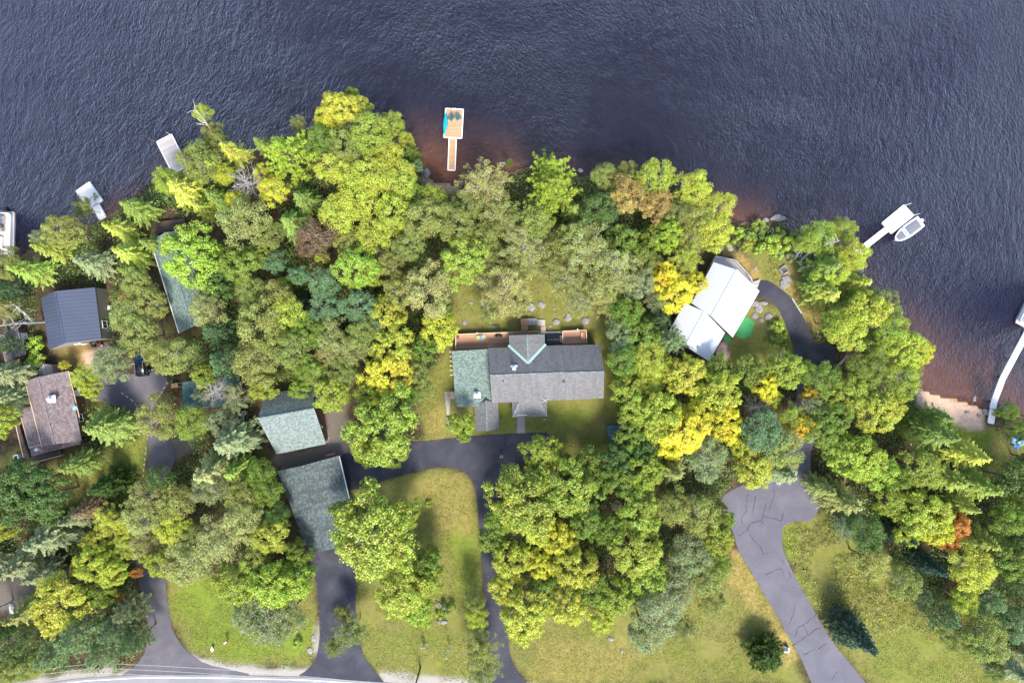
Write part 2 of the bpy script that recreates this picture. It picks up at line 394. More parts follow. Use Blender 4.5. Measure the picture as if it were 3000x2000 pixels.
def shallow(X, Y):
    s = np.zeros(X.shape)
    for px, py, r, k in ((1330, 520, 8.5, 1.1), (2780, 1160, 11.0, 1.1), (2900, 1200, 5, .8), (2170, 630, 4.0, .4), (1800, 500, 3, .3), (1480, 490, 3.5, .7), (2390, 700, 4, .45), (330, 640, 3, .3), (2640, 1050, 5, .5)):
        c = W(px, py, 0); s = np.maximum(s, k * np.exp(-((X - c.x) ** 2 + (Y - c.y) ** 2) / (2 * r * r)))
    return s
def gheight(X, Y):
    X = np.asarray(X, float); Y = np.asarray(Y, float)
    d = sdist(X, Y); sh = shallow(X, Y)
    t = np.clip((d - 0.2) / np.where(sh > .5, 7.0, 3.0), 0, 1); land = .05 + .95 * (t * t * (3 - 2 * t))
    bed = -np.clip(-d * (.30 - .24 * sh), 0, 5.0) - .02
    return np.where(d > 0.0, land, bed)
def gz(x, y): return float(gheight(np.array([x]), np.array([y]))[0])

PAINT = {   # weight name -> [(softness m, strength, polygon px)]
 'lawn': [(1.2, 1, [(1225, 1110), (1300, 1040), (1330, 850), (1560, 820), (1790, 830), (1815, 990), (1835, 1180), (1790, 1345), (1620, 1355), (1560, 1280), (1240, 1300), (1225, 1200)]),
  (1.5, .8, [(1330, 690), (1560, 640), (1760, 700), (1790, 860), (1330, 880)]),
  (.5, 1, [(1020, 1440), (1163, 1396), (1293, 1367), (1370, 1395), (1395, 1445), (1405, 1600), (1420, 1850), (1430, 1995), (1120, 1995), (1062, 1910), (1040, 1750), (1045, 1600), (1150, 1600), (1060, 1480)]),
  (1, 1, [(1490, 1790), (1700, 1800), (2080, 1720), (2165, 1620), (2260, 1770), (2370, 2010), (1560, 2010), (1500, 1920)]),
  (.6, 1, [(480, 1680), (600, 1680), (920, 1690), (935, 1850), (905, 1950), (650, 1950), (555, 1900), (500, 1810)]),
  (1, 1, [(140, 1360), (430, 1280), (436, 1400), (380, 1450), (180, 1500), (130, 1430)]), (1, .9, [(-20, 1330), (80, 1310), (110, 1370), (-20, 1380)]),
  (1, 1, [(2080, 960), (2200, 880), (2300, 900), (2340, 1060), (2330, 1090), (2120, 1085)]), (1.5, 1, [(2160, 700), (2330, 720), (2420, 850), (2410, 960), (2300, 900), (2210, 800)]),
  (1.5, 1, [(2290, 1530), (2420, 1500), (2600, 1620), (2900, 1860), (3100, 1990), (2990, 2100), (2560, 2020), (2440, 1880), (2320, 1680)]),
  (1, 1, [(2655, 1175), (2720, 1235), (2900, 1250), (3010, 1240), (3010, 1380), (2850, 1400), (2650, 1270)]), (1, .7, [(1440, 1260), (1830, 1250), (1830, 1390), (1620, 1400), (1600, 1300)]), (1.5, .6, [(760, 1105), (900, 1080), (960, 1140), (770, 1160)])],
 'lush': [(1.5, .75, [(500, 1740), (600, 1700), (780, 1780), (930, 1820), (900, 1930), (650, 1935), (560, 1880)]), (1.5, .55, [(1300, 1560), (1400, 1560), (1400, 1720), (1340, 1740)]), (1.5, .6, [(1450, 1200), (1500, 1190), (1500, 1265), (1450, 1265)]),
  (1.5, .45, [(1620, 1190), (1740, 1190), (1700, 1260), (1620, 1250)]), (1.2, .8, [(2650, 1180), (2740, 1240), (2900, 1270), (2850, 1390), (2650, 1270)]), (1, .55, [(2300, 1550), (2340, 1540), (2330, 1680), (2300, 1620)]), (2, .3, [(1130, 1850), (1250, 1820), (1300, 1900), (1180, 1920)]),
  (1.2, .5, [(360, 1290), (430, 1280), (430, 1370), (330, 1370)]), (1.5, .3, [(2520, 1880), (2700, 1800), (2900, 1900), (2800, 2000), (2600, 2000)]), (1.2, .5, [(2300, 900), (2330, 1040), (2320, 1080), (2290, 1000)])],
 'dry': [(1.5, .45, [(1240, 1230), (1290, 1200), (1300, 1280), (1260, 1290)]), (1, .55, [(2125, 1600), (2165, 1615), (2340, 1940), (2300, 1960), (2200, 1800), (2140, 1700)]), (1.2, .75, [(2290, 780), (2360, 790), (2410, 880), (2390, 960), (2330, 880), (2280, 830)]),
  (1, .75, [(2150, 740), (2170, 740), (2230, 800), (2215, 820), (2180, 790)]), (1, .5, [(1270, 540), (1340, 545), (1340, 560), (1260, 560)]), (2, .28, [(1180, 1390), (1390, 1400), (1390, 1560), (1290, 1560)]), (1.5, .35, [(220, 1400), (330, 1390), (260, 1480), (190, 1480)]), (2, .3, [(1600, 1870), (1900, 1900), (1800, 2000), (1550, 2000)]),
  (1.2, .5, [(150, 1010), (285, 1000), (300, 1050), (270, 1085), (170, 1085)]), (1, .5, [(335, 850), (400, 830), (400, 900), (340, 910)]), (2, .45, [(1560, 640), (1700, 700), (1740, 800), (1620, 800)])],
 'gravel': [(.5, .8, [(915, 1160), (1010, 1180), (1045, 1325), (1000, 1350), (830, 1375), (790, 1355), (815, 1330), (955, 1302)]), (.6, .7, [(480, 1280), (570, 1285), (560, 1330), (520, 1350)]), (1, .7, [(-20, 1700), (100, 1670), (140, 1690), (80, 1790), (-20, 1800)])],
 'shoulder': [(.7, 1, [(300, 1985), (430, 1950), (560, 1920), (700, 1945), (900, 1960), (900, 1985), (600, 1980)]), (.5, 1, [(1110, 1965), (1400, 1990), (1560, 2000), (1900, 2030), (1130, 2010)]), (.8, .9, [(-50, 2010), (170, 1975), (330, 1955), (330, 1985), (100, 2020)]), (.5, .8, [(925, 1820), (936, 1810), (940, 1900), (925, 1925), (917, 1900)])],
 'sand': [(.6, 1, [(2680, 1135), (2735, 1150), (2850, 1180), (2900, 1205), (2890, 1262), (2820, 1250), (2740, 1215), (2690, 1190)]), (.8, .55, [(1240, 520), (1300, 530), (1345, 530), (1340, 560), (1250, 560)]), (.5, .9, [(245, 1035), (310, 1010), (330, 1040), (290, 1080), (260, 1070)])],
}

# ------------------------------------------------------------------ ground and water
def axis(lo, hi, step, far):
    a = list(np.arange(lo, hi + .01, step)); k = step; x = lo; left = []
    while x > -far: k *= 1.35; x -= k; left.append(x)
    k = step; x = a[-1]; right = []
    while x < far: k *= 1.35; x += k; right.append(x)
    return np.array(left[::-1] + a + right)
gx = axis(-104, 104, .6, 900); gy = axis(-72, 72, .6, 900)
XX, YY = np.meshgrid(gx, gy); GZ = gheight(XX, YY); DD = sdist(XX, YY)
nv = XX.size; nx_, ny_ = len(gx), len(gy)
me = bpy.data.meshes.new('ground')
vs = np.stack([XX, YY, GZ], -1).reshape(-1, 3)
ii, jj = np.meshgrid(np.arange(ny_ - 1), np.arange(nx_ - 1), indexing='ij'); b0 = (ii * nx_ + jj).ravel()
quads = np.stack([b0, b0 + 1, b0 + nx_ + 1, b0 + nx_], -1)
def fast_mesh(me, vs, quads):
    me.vertices.add(len(vs)); me.vertices.foreach_set('co', vs.astype(np.float32).ravel())
    me.loops.add(quads.size); me.loops.foreach_set('vertex_index', quads.astype(np.int32).ravel())
    me.polygons.add(len(quads)); me.polygons.foreach_set('loop_start', (np.arange(len(quads)) * quads.shape[1]).astype(np.int32))
    me.update(calc_edges=True)
fast_mesh(me, vs, quads); me.shade_smooth()
jx = np.array([mnoise.noise(Vector((x * .35, y * .35, 0))) for x, y in zip(XX.ravel()[::1], YY.ravel())]).reshape(XX.shape) if nv < 200000 else 0
for name, regs in PAINT.items():
    wgt = np.zeros(XX.shape)
    for soft, k, P in regs:
        pw = poly_world(P); d = seg_dist(XX, YY, pw, True); d = np.where(inside(XX, YY, pw), d, -d)
        wgt = np.maximum(wgt, k * np.clip((d + jx * soft * 1.2) / soft + .5, 0, 1))
    at = me.attributes.new(name, 'FLOAT', 'POINT'); at.data.foreach_set('value', wgt.ravel().astype(np.float32))
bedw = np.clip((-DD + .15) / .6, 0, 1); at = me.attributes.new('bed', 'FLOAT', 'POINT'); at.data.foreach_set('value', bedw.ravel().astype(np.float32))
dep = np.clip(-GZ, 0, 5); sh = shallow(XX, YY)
t1 = np.exp(-dep * 1.1)[..., None] * np.clip(sh * 1.7 + .2, 0, 1)[..., None]  # light absorbed by the water, painted into the bed colour by depth
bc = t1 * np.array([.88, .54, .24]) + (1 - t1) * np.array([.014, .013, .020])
at = me.attributes.new('absorbed_bedcol', 'FLOAT_COLOR', 'POINT'); at.data.foreach_set('color', np.concatenate([bc, np.ones(bc.shape[:-1] + (1,))], -1).ravel().astype(np.float32))
me.materials.append(M['ground'])
go = bpy.data.objects.new('ground', me); COL.objects.link(go); tag(go, kind='structure')
wm = bpy.data.meshes.new('water'); wm.from_pydata([(-900, -120, 0), (900, -120, 0), (900, 900, 0), (-900, 900, 0)], [], [(0, 1, 2, 3)])
wm.materials.append(M['water']); wobj = bpy.data.objects.new('water', wm); COL.objects.link(wobj); tag(wobj, kind='structure')

# ------------------------------------------------------------------ drives, paths and the road
def smooth_poly(P, it=2):
    for _ in range(it):
        Q = []
        for i in range(len(P)):
            a, b = P[i], P[(i + 1) % len(P)]
            L = math.hypot(b[0] - a[0], b[1] - a[1])
            if L < 25: Q.append(a); continue
            k = min(.25, 12 / L)
            Q += [(a[0] + (b[0] - a[0]) * k, a[1] + (b[1] - a[1]) * k), (b[0] - (b[0] - a[0]) * k, b[1] - (b[1] - a[1]) * k)]
        P = Q
    return P
A1 = [(985, 1334), (1060, 1316), (1255, 1290), (1375, 1277), (1520, 1268), (1612, 1266), (1613, 1312), (1540, 1350), (1490, 1400), (1462, 1470), (1460, 1600), (1462, 1700), (1470, 1780), (1484, 1830), (1492, 1906), (1497, 1930), (1515, 1964), (1545, 2002), (1560, 2025),
      (1415, 2012), (1432, 1960), (1428, 1850), (1417, 1715), (1409, 1600), (1401, 1506), (1395, 1442), (1383, 1407), (1366, 1386), (1344, 1373), (1320, 1368), (1293, 1367), (1255, 1373), (1210, 1384), (1163, 1396), (1090, 1418), (1024, 1437), (1005, 1400)]
A2 = [(900, 1600), (924, 1689), (933, 1753), (937, 1817), (936, 1880), (926, 1932), (915, 1948), (898, 1964), (870, 1980), (900, 1990), (1130, 2005), (1105, 1970), (1079, 1944), (1063, 1911), (1045, 1855), (1041, 1753), (1045, 1689), (1050, 1600), (1058, 1580)]
A3 = [(300, 1105), (395, 1095), (465, 1085), (497, 1120), (470, 1160), (440, 1210), (450, 1260), (500, 1290), (520, 1330), (500, 1380), (460, 1440), (435, 1500), (430, 1580), (455, 1640), (484, 1690), (490, 1760), (505, 1850), (545, 1905), (600, 1945), (680, 1962), (740, 1976),
      (700, 1985), (340, 1985), (400, 1950), (430, 1900), (437, 1850), (425, 1780), (405, 1700), (395, 1620), (400, 1500), (430, 1420), (437, 1300), (400, 1222), (350, 1190), (270, 1170), (250, 1140)]
A4 = [(2110, 1457), (2150, 1430), (2230, 1400), (2300, 1380), (2310, 1300), (2325, 1200), (2338, 1120), (2335, 1080), (2440, 1085), (2440, 1130), (2400, 1250), (2370, 1340), (2385, 1420), (2400, 1470), (2395, 1503), (2382, 1524), (2350, 1527), (2324, 1526), (2293, 1539), (2290, 1567), (2292, 1605), (2306, 1643), (2331, 1692), (2365, 1750), (2400, 1815), (2444, 1888), (2507, 1962), (2560, 2030),
      (2390, 2030), (2345, 1922), (2315, 1872), (2286, 1820), (2245, 1750), (2217, 1700), (2191, 1656), (2160, 1610), (2150, 1560), (2120, 1500)]
A5 = [(2238, 811), (2284, 843), (2322, 874), (2350, 922), (2370, 965), (2383, 998), (2393, 1011), (2419, 1003), (2447, 1013), (2449, 1060), (2440, 1095), (2333, 1095), (2335, 1082), (2324, 1016), (2301, 950), (2278, 901), (2258, 881), (2220, 866), (2205, 850)]
RD = [(-400, 2110), (-200, 2065), (0, 2022), (150, 1997), (240, 1985), (400, 1976), (600, 1975), (900, 1982), (1130, 1998), (1500, 2026), (2100, 2085), (3400, 2230), (3400, 2420), (1500, 2200), (900, 2150), (0, 2190), (-400, 2280)]
def sheet(name, P, matn, zt, sm=True, cracks=None):
    P = smooth_poly(P) if sm else P
    b = MB(); b.prism(poly_world(P), zt - .12, zt, a=.5)
    for pl in cracks or []:
        pts = [W(x, y, zt + .004) for x, y in pl]
        for i in range(len(pts) - 1):
            a, c = pts[i], pts[i + 1]; n_ = max(2, int((c - a).length / .55)); prev = None
            for k in range(n_ + 1):
                p = a.lerp(c, k / n_); w_ = random.uniform(.015, .055)
                nrm = (c - a).cross(Vector((0, 0, 1))).normalized(); off = nrm * (random.uniform(-.12, .12) if 0 < k < n_ else 0)
                cur = (p + off - nrm * w_, p + off + nrm * w_)
                if prev: b.face([prev[0], cur[0], cur[1], prev[1]], mi=1, a=.5)
                prev = cur
    o = b.build(name, [matn, 'crack'] if cracks else matn); tag(o, kind='structure'); return o
CR = [[(2270, 1405), (2266, 1430), (2267, 1455), (2258, 1475), (2255, 1490), (2252, 1493)], [(2192, 1448), (2184, 1480), (2188, 1495), (2174, 1512), (2172, 1525), (2177, 1533)], [(2213, 1453), (2208, 1485), (2206, 1508)],
      [(2244, 1475), (2237, 1500), (2235, 1515), (2231, 1525), (2200, 1531), (2190, 1550), (2175, 1562), (2161, 1568)], [(2235, 1512), (2262, 1518), (2290, 1525), (2296, 1503)], [(2231, 1525), (2240, 1535)], [(2195, 1565), (2210, 1585), (2230, 1605), (2236, 1622), (2249, 1618)],
      [(2242, 1683), (2265, 1673), (2290, 1665), (2298, 1690), (2306, 1705)], [(2288, 1636), (2305, 1660), (2318, 1690)], [(2329, 1765), (2326, 1790), (2312, 1830)], [(2320, 1890), (2345, 1875), (2385, 1845), (2405, 1838)], [(2350, 1828), (2370, 1860)], [(2355, 1915), (2395, 1900), (2420, 1883)], [(2325, 1870), (2340, 1835), (2360, 1825), (2390, 1800)], [(2436, 1990), (2445, 1975), (2458, 1965)]]
sheet('new_drive', A1, 'asphalt_new', 1.05); sheet('lower_drive', A2, 'asphalt_new', 1.045); sheet('worn_drive', A3, 'asphalt_left', 1.04)
sheet('cracked_drive', A4, 'asphalt_old', 1.054, True, CR); sheet('upper_drive', A5, 'asphalt_new', 1.047); ro = sheet('road', RD, 'road', 1.06)
b = MB()
top = RD[:12]
for i in range(len(top) - 1):
    p, q = W(top[i][0], top[i][1] + 9, 1.066), W(top[i + 1][0], top[i + 1][1] + 9, 1.066); n_ = (q - p).cross(Vector((0, 0, 1))).normalized() * .06
    b.face([p - n_, q - n_, q + n_, p + n_])
tag(b.build('edge_line', 'white'), kind='structure')
sheet('paver_path', [(1515, 1221), (1537, 1221), (1538, 1268), (1515, 1268)], 'paver', 1.06, False)
sheet('side_path', [(1302, 1147), (1319, 1146), (1320, 1167), (1317, 1200), (1316, 1230), (1321, 1250), (1332, 1268), (1322, 1262), (1311, 1252), (1308, 1200), (1304, 1168)], 'concrete', 1.058, False)
sheet('stone_path', [(2287, 1026), (2309, 1026), (2306, 1062), (2284, 1062)], 'concrete', 1.07, False)
def dashes(P, name):
    b = MB()
    for i in range(len(P) - 1):
        p, q = W(*P[i], 1.062), W(*P[i + 1], 1.062); L = (q - p).length; d = (q - p).normalized(); n_ = d.cross(Vector((0, 0, 1))) * .05
        k = 0.0
        while k < L: a = p + d * k; c = p + d * min(L, k + .5); b.face([a - n_, c - n_, c + n_, a + n_]); k += .95
    tag(b.build(name, 'offwhite'), kind='structure')
dashes([(491, 1118), (470, 1155), (458, 1170)], 'kerb_marks'); dashes([(355, 1150), (385, 1170), (410, 1200)], 'kerb_marks'); dashes([(428, 1308), (418, 1400)], 'kerb_marks')

# ------------------------------------------------------------------ houses
G0 = 1.0
def gable_pts(c, ze, zr, ze2=None):
    """c = [e1a, e1b, ra, rb, e2a, e2b] in pixels at their own heights"""
    ze2 = ze if ze2 is None else ze2
    return [W(*c[0], ze), W(*c[1], ze), W(*c[2], zr), W(*c[3], zr), W(*c[4], ze2), W(*c[5], ze2)]
def add_gable_walls(wb, P, o=.06, base=G0, drop=.14):
    e1a, e1b, ra, rb, e2a, e2b = P
    def pt(u, v):     # v 0 eave1, .5 ridge, 1 eave2
        if v <= .5: p, q = e1a.lerp(ra, v * 2), e1b.lerp(rb, v * 2)
        else: p, q = ra.lerp(e2a, v * 2 - 1), rb.lerp(e2b, v * 2 - 1)
        return p.lerp(q, u)
    T = [pt(o, o), pt(1 - o, o), pt(1 - o, .5), pt(1 - o, 1 - o), pt(o, 1 - o), pt(o, .5)]
    T = [p - Vector((0, 0, drop + .03)) for p in T]; B = [Vector((p.x, p.y, base - .1)) for p in T]
    ctr = sum(B, Vector()) / 6
    def wall(idx):
        t = [T[i] for i in idx]; bb = [B[i] for i in idx]
        pts = bb + t[::-1]; n = (pts[1] - pts[0]).cross(pts[-1] - pts[0]); mid = (pts[0] + pts[1]) / 2
        if n.dot(mid - ctr) < 0: pts = pts[::-1]
        wb.face(pts, a=.5)
    wall([0, 1]); wall([1, 2, 3]); wall([3, 4]); wall([4, 5, 0]); return T, B
def window(root, a, b, t, z, w=1.2, h=1.1, fm='white', name='window'):
    """window on the wall that runs from a to b; t = place along it"""
    a = Vector((a.x, a.y, 0)); b = Vector((b.x, b.y, 0)); d = (b - a).normalized(); n = Vector((d.y, -d.x, 0)); c = a.lerp(b, t)
    ctr = Vector((root.location.x, root.location.y, 0))
    if n.dot(c - ctr) < 0: n = -n
    f = MB()
    for s in (-1, 1): f.bar(c + d * s * w / 2 + n * .03 + Vector((0, 0, z - h / 2)), c + d * s * w / 2 + n * .03 + Vector((0, 0, z + h / 2)), .1, .1)
    for zz in (-h / 2, h / 2): f.bar(c - d * (w / 2 + .05) + n * .032 + Vector((0, 0, z + zz)), c + d * (w / 2 + .05) + n * .032 + Vector((0, 0, z + zz)), .12, .1)
    if name == 'window': f.bar(c + n * .035 + Vector((0, 0, z - h / 2)), c + n * .035 + Vector((0, 0, z + h / 2)), .05, .06)
    fo = f.build(name, fm, root)
    p = MB(); p.bar(c - d * w / 2 + n * .0 + Vector((0, 0, z)), c + d * w / 2 + n * .0 + Vector((0, 0, z)), .05, h); p.build('pane' if name == 'window' else 'panel', 'glass' if name == 'window' else fm, fo)
    return fo
def roof_gable(P, root, matn, name='roof', th=.16, trim=None):
    b = MB(); b.slab([P[0], P[1], P[3], P[2]], th); b.slab([P[4], P[5], P[3], P[2]], th)
    r = b.build(name, matn, root)
    c = MB(); c.bar(P[2] + Vector((0, 0, .02)), P[3] + Vector((0, 0, .02)), .22, .06); c.build('ridge_cap', trim or matn, r)
    return r
def house(name, label, cat, c, ze, zr, roof, wall, o=.06, ze2=None, win=True, group=None, trim=None):
    P = gable_pts(c, ze, zr, ze2); ctr = sum(P, Vector()) / 6
    root = thing(name, (ctr.x, ctr.y, G0), label, cat, group)
    wb = MB(); T, B = add_gable_walls(wb, P, o); wb.build('wall', wall, root)
    roof_gable(P, root, roof, trim=trim)
    if win:
        hh = min(p.z for p in T)
        if hh > 2.6:
            window(root, B[0], B[1], .3, (hh + G0) / 2 + .3); window(root, B[0], B[1], .7, (hh + G0) / 2 + .3)
            window(root, B[3], B[4], .3, (hh + G0) / 2 + .3); window(root, B[3], B[4], .7, (hh + G0) / 2 + .3, .95, 2.0, 'white', 'door')
    return root, P, T, B
def vent(root, px, py, z, r=.25, h=.9, m='white', name='vent_pipe'):
    p = W(px, py, z); b = MB(); b.tube(p - Vector((0, 0, h)), p, r * .6, r * .6, 10); b.tube(p, p + Vector((0, 0, .18)), r, r * .75, 12); b.box((p.x, p.y, p.z - h + .25), (r * 3.2, r * 3.2, .12)); return b.build(name, m, root, True)

# main house
EZ, RZ = 4.9, 7.9
house_c = W(1560, 1090, G0)
MH = thing('shingled_house', (house_c.x, house_c.y, G0), 'large middle house with grey shingles, mint valley strips and a green west wing', 'house')
Pm = gable_pts([(1430, 1019.5), (1647, 1010.5), (1435.5, 1099.5), (1655.6, 1091), (1441, 1180), (1656.5, 1171)], EZ, RZ)
Pe = gable_pts([(1647.3, 1011.5), (1759, 1008.5), (1656, 1092), (1770.4, 1088.2), (1656.8, 1171.3), (1768.4, 1166.3)], EZ - .18, RZ - .22)
wb = MB(); Tm, Bm = add_gable_walls(wb, Pm, .05); Te, Be = add_gable_walls(wb, Pe, .05)
wb.build('wall', 'brownwall', MH)
roof_gable(Pm, MH, 'slate', 'main_roof', trim='greenpale'); roof_gable(Pe, MH, 'slate', 'east_roof', trim='greenpale')
# west wing: low slope green roof
qa = [W(1323.5, 1028.3, 4.5), W(1429.5, 1022.5, 4.5), W(1439, 1170, 3.75), W(1423.5, 1191, 3.55), W(1335.5, 1191.5, 3.55)]
b = MB(); b.slab([qa[4], qa[3], qa[2], qa[1], qa[0]], .18); b.build('west_roof', 'greenroof', MH)
b = MB(); pw = [(qa[0].x + .5, qa[0].y - .5), (qa[1].x, qa[1].y - .5), (qa[2].x, qa[2].y + .4), (qa[3].x, qa[3].y + .4), (qa[4].x + .4, qa[4].y + .4)]; b.prism(pw, G0 - .1, 3.36); b.build('west_wall', 'brownwall', MH)
# prow gable toward the lake
gf = [W(1491.2, 982.2, EZ - .1), W(1595.7, 979.3, EZ - .1), W(1544.3, 980.6, 6.9), W(1547.2, 1063.5, 6.9), W(1491.8, 1012.9, EZ + .1), W(1596.4, 1009.8, EZ + .1)]
b = MB(); b.slab([gf[0], gf[4], gf[3], gf[2]], .16); b.slab([gf[1], gf[5], gf[3], gf[2]], .16); gro = b.build('front_roof', 'slate', MH)
c = MB(); c.bar(gf[2] + Vector((0, 0, .03)), gf[3] + Vector((0, 0, .03)), .24, .05); c.build('ridge_cap', 'greenpale', gro)
for e, s in ((gf[4], -1), (gf[5], 1)):
    c = MB(); up = Vector((0, 0, .09)); c.bar(e + up + Vector((s * .12, .1, 0)), gf[3] + up, .42, .05); c.build('valley_flashing', 'flash', MH)
b = MB()
fa, fb, fr = gf[0].lerp(gf[1], .06), gf[0].lerp(gf[1], .94), gf[2]; dn = Vector((0, -.35, -.3))
A_, B_, C_ = fa + dn, fb + dn, fr + dn
b.face([Vector((A_.x, A_.y, G0)), Vector((B_.x, B_.y, G0)), B_, C_, A_], a=.5)
for q in (A_, B_): b.face([Vector((q.x, q.y, G0)), Vector((q.x, q.y - 2.6, G0)), Vector((q.x, q.y - 2.6, q.z)), q], a=.5)
b.build('front_wall', 'brownwall', MH)
window(MH, A_, B_, .3, 3.6, 1.6, 1.8, 'white'); window(MH, A_, B_, .7, 3.6, 1.6, 1.8, 'white')
window(MH, Bm[3], Bm[4], .2, 3.2); window(MH, Bm[3], Bm[4], .8, 3.2); window(MH, Be[3], Be[4], .5, 3.2); window(MH, Be[0], Be[1], .5, 3.4)
# entry porch, hip roof
hp = [W(1499.5, 1176, 3.5), W(1603.3, 1172, 3.5), W(1602.2, 1219.5, 3.3), W(1501.3, 1221.5, 3.3)]; ht = [W(1523.5, 1173, 4.75), W(1578, 1171, 4.75)]
b = MB(); b.slab([hp[3], hp[2], ht[1], ht[0]], .14); b.slab([hp[0], hp[3], ht[0]], .14); b.slab([hp[2], hp[1], ht[1]], .14); pr = b.build('porch_roof', 'slate', MH)
for a_, c_ in ((hp[3], ht[0]), (hp[2], ht[1])):
    c = MB(); c.bar(a_ + Vector((0, 0, .03)), c_ + Vector((0, 0, .03)), .2, .05); c.build('hip_cap', 'greenpale', pr)
c = MB(); c.bar(W(1516, 1216.5, 3.5), W(1544.5, 1215.3, 3.5), .09, .05); c.build('snow_guard', 'offwhite', pr)
for q in (hp[3].lerp(hp[1], .06), hp[2].lerp(hp[0], .06)):
    c = MB(); c.box((q.x, q.y, 2.1), (.16, .16, 2.3)); c.build('porch_post', 'railwood', MH)
b = MB(); b.prism([(hp[0].x + .4, hp[0].y), (hp[1].x - .4, hp[1].y), (hp[2].x - .4, hp[2].y + .4), (hp[3].x + .4, hp[3].y + .4)], G0, 1.18); b.build('porch_floor', 'concrete', MH)
# south ell
Ps = gable_pts([(1389.5, 1190), (1394, 1262.5), (1424.3, 1172), (1427, 1262), (1459, 1180), (1463, 1257)], 3.1, 4.3); b = MB(); add_gable_walls(b, Ps, .06); b.build('ell_wall', 'brownwall', MH); roof_gable(Ps, MH, 'slate', 'ell_roof', trim='greenpale')
vent(MH, 1506.3, 1079, 8.1, .34, 1.3, 'white', 'chimney_pipe'); vent(MH, 1397, 1157, 4.9, .36, 1.2, 'white', 'chimney_pipe'); vent(MH, 1474, 1116, 7.3, .14, .5, 'darkwood'); vent(MH, 1652, 1117, 7.2, .14, .5, 'darkwood')
def planks(b, q, w=.28, gap=.03, th=.05, mi=0):
    """boards parallel to q0-q1, filling the quad q0 q1 q2 q3"""
    q = [Vector(p) for p in q]; L = (q[3] - q[0]).length; n = max(1, int(L / w))
    for i in range(n):
        t0, t1 = i / n, (i + 1) / n - gap / L
        t = [q[0].lerp(q[3], t0), q[1].lerp(q[2], t0), q[1].lerp(q[2], t1), q[0].lerp(q[3], t1)]
        nn = (t[1] - t[0]).cross(t[3] - t[0])
        if nn.z < 0: t = t[::-1]
        b.hexa([p - Vector((0, 0, th)) for p in t], t, mi)
def rail(pts, z, h, root, matn='railwood', name='railing', w=.14):
    b = MB(); g = [W(x, y, z + h) for x, y in pts]
    for i in range(len(g) - 1):
        b.bar(g[i], g[i + 1], w, .05); b.bar(g[i] - Vector((0, 0, h - .12)), g[i + 1] - Vector((0, 0, h - .12)), .05, .08)
        n = max(1, int((g[i + 1] - g[i]).length / 1.6))
        for k in range(n + 1):
            p = g[i].lerp(g[i + 1], k / n); b.bar(p - Vector((0, 0, h)), p - Vector((0, 0, .03)), .09, .09)
        n = int((g[i + 1] - g[i]).length / .22)
        for k in range(1, n):
            p = g[i].lerp(g[i + 1], k / n); b.bar(p - Vector((0, 0, h - .14)), p - Vector((0, 0, .04)), .03, .03)
    return b.build(name, matn, root)
DZ = 2.3
b = MB(); planks(b, [W(1334.5, 1026, DZ), W(1492, 1020, DZ), W(1492, 974, DZ), W(1335.5, 979.5, DZ)], .3); planks(b, [W(1493, 985, DZ), W(1577, 982, DZ), W(1577, 969, DZ), W(1493, 974, DZ)], .3)
dk = b.build('deck', 'deckwood', MH)
rail([(1334.5, 1026), (1335.5, 979.5), (1526, 972)], DZ, .9, dk); rail([(1548, 971.3), (1577.5, 969.3), (1578, 981)], DZ, .9, dk)
b = MB(); planks(b, [W(1649.5, 1008, DZ), W(1718, 1006, DZ), W(1716.6, 967.5, DZ), W(1648.8, 970.5, DZ)], .3); dk2 = b.build('deck', 'deckwood', MH)
rail([(1649, 1008), (1648.4, 970), (1717.2, 967), (1718.8, 1005)], DZ, .8, dk2)
b = MB(); planks(b, [W(1580, 978, 1.5), W(1648, 976, 1.5), W(1648, 969.5, 1.5), W(1580, 971, 1.5)], .4); planks(b, [W(1640, 1003, 2.1), W(1649, 1003, 2.1), W(1649, 982, 2.1), W(1640, 982, 2.1)], .5); b.build('deck_step', 'greywood', MH)
b = MB()
for x_, y_, z_ in ((1345, 990, 2.2), (1400, 988, 2.2), (1460, 985, 2.2), (1520, 980, 2.2), (1660, 975, 2.2), (1710, 972, 2.2), (1345, 1020, 2.2), (1710, 1000, 2.2)):
    p = W(x_, y_, z_); b = MB(); b.bar(p, Vector((p.x, p.y, .9)), .14, .14); b.build('post', 'railwood', dk)
# stairs to the lawn
b = MB(); planks(b, [W(1525.5, 948, 2.1), W(1547, 947.5, 2.1), W(1547, 932.8, 2.1), W(1525, 933.3, 2.1)], .4)
for k in range(5): y0 = 948 + k * 4.8; z = 2.1 + (k + 1) * .04; planks(b, [W(1527, y0 + 4.4, z), W(1547.5, y0 + 4.4, z), W(1547.5, y0, z), W(1527, y0, z)], .3)
b.build('landing', 'deckwood', MH)
b = MB()
for k in range(6): x0 = 1547.5 + k * 4.3; z = 2.0 - k * .12; planks(b, [W(x0, 932.5, z), W(x0, 951.5, z), W(x0 + 4, 951.5, z), W(x0 + 4, 932.5, z)], .4)
planks(b, [W(1573, 953.5, 1.25), W(1597, 954, 1.25), W(1597, 936, 1.25), W(1573, 935.5, 1.25)], .7)
b.build('boardwalk', 'greywood', MH)
b = MB()
for k in range(4): y0 = 954.5 + k * 3.9; planks(b, [W(1584, y0 + 3.6, 1.35 + k * .14), W(1598.5, y0 + 3.6, 1.35 + k * .14), W(1598.5, y0, 1.35 + k * .14), W(1584, y0, 1.35 + k * .14)], .3)
b.build('stair', 'railwood', MH)
for k in range(6):       # pergola beams sticking out of the west wall
    y = 1031 + k * 13.4; x = 1316.5 + k * .45
    c = MB(); c.bar(W(x, y, 3.4), W(x + 14, y - .4, 3.4), .16, .24); c.build('beam', 'railwood', MH)
b = MB(); p = W(1327, 1157, 1.3); b.box((p.x, p.y, 1.2), (.9, 1.3, .4)); b.build('stoop', 'railwood', MH)
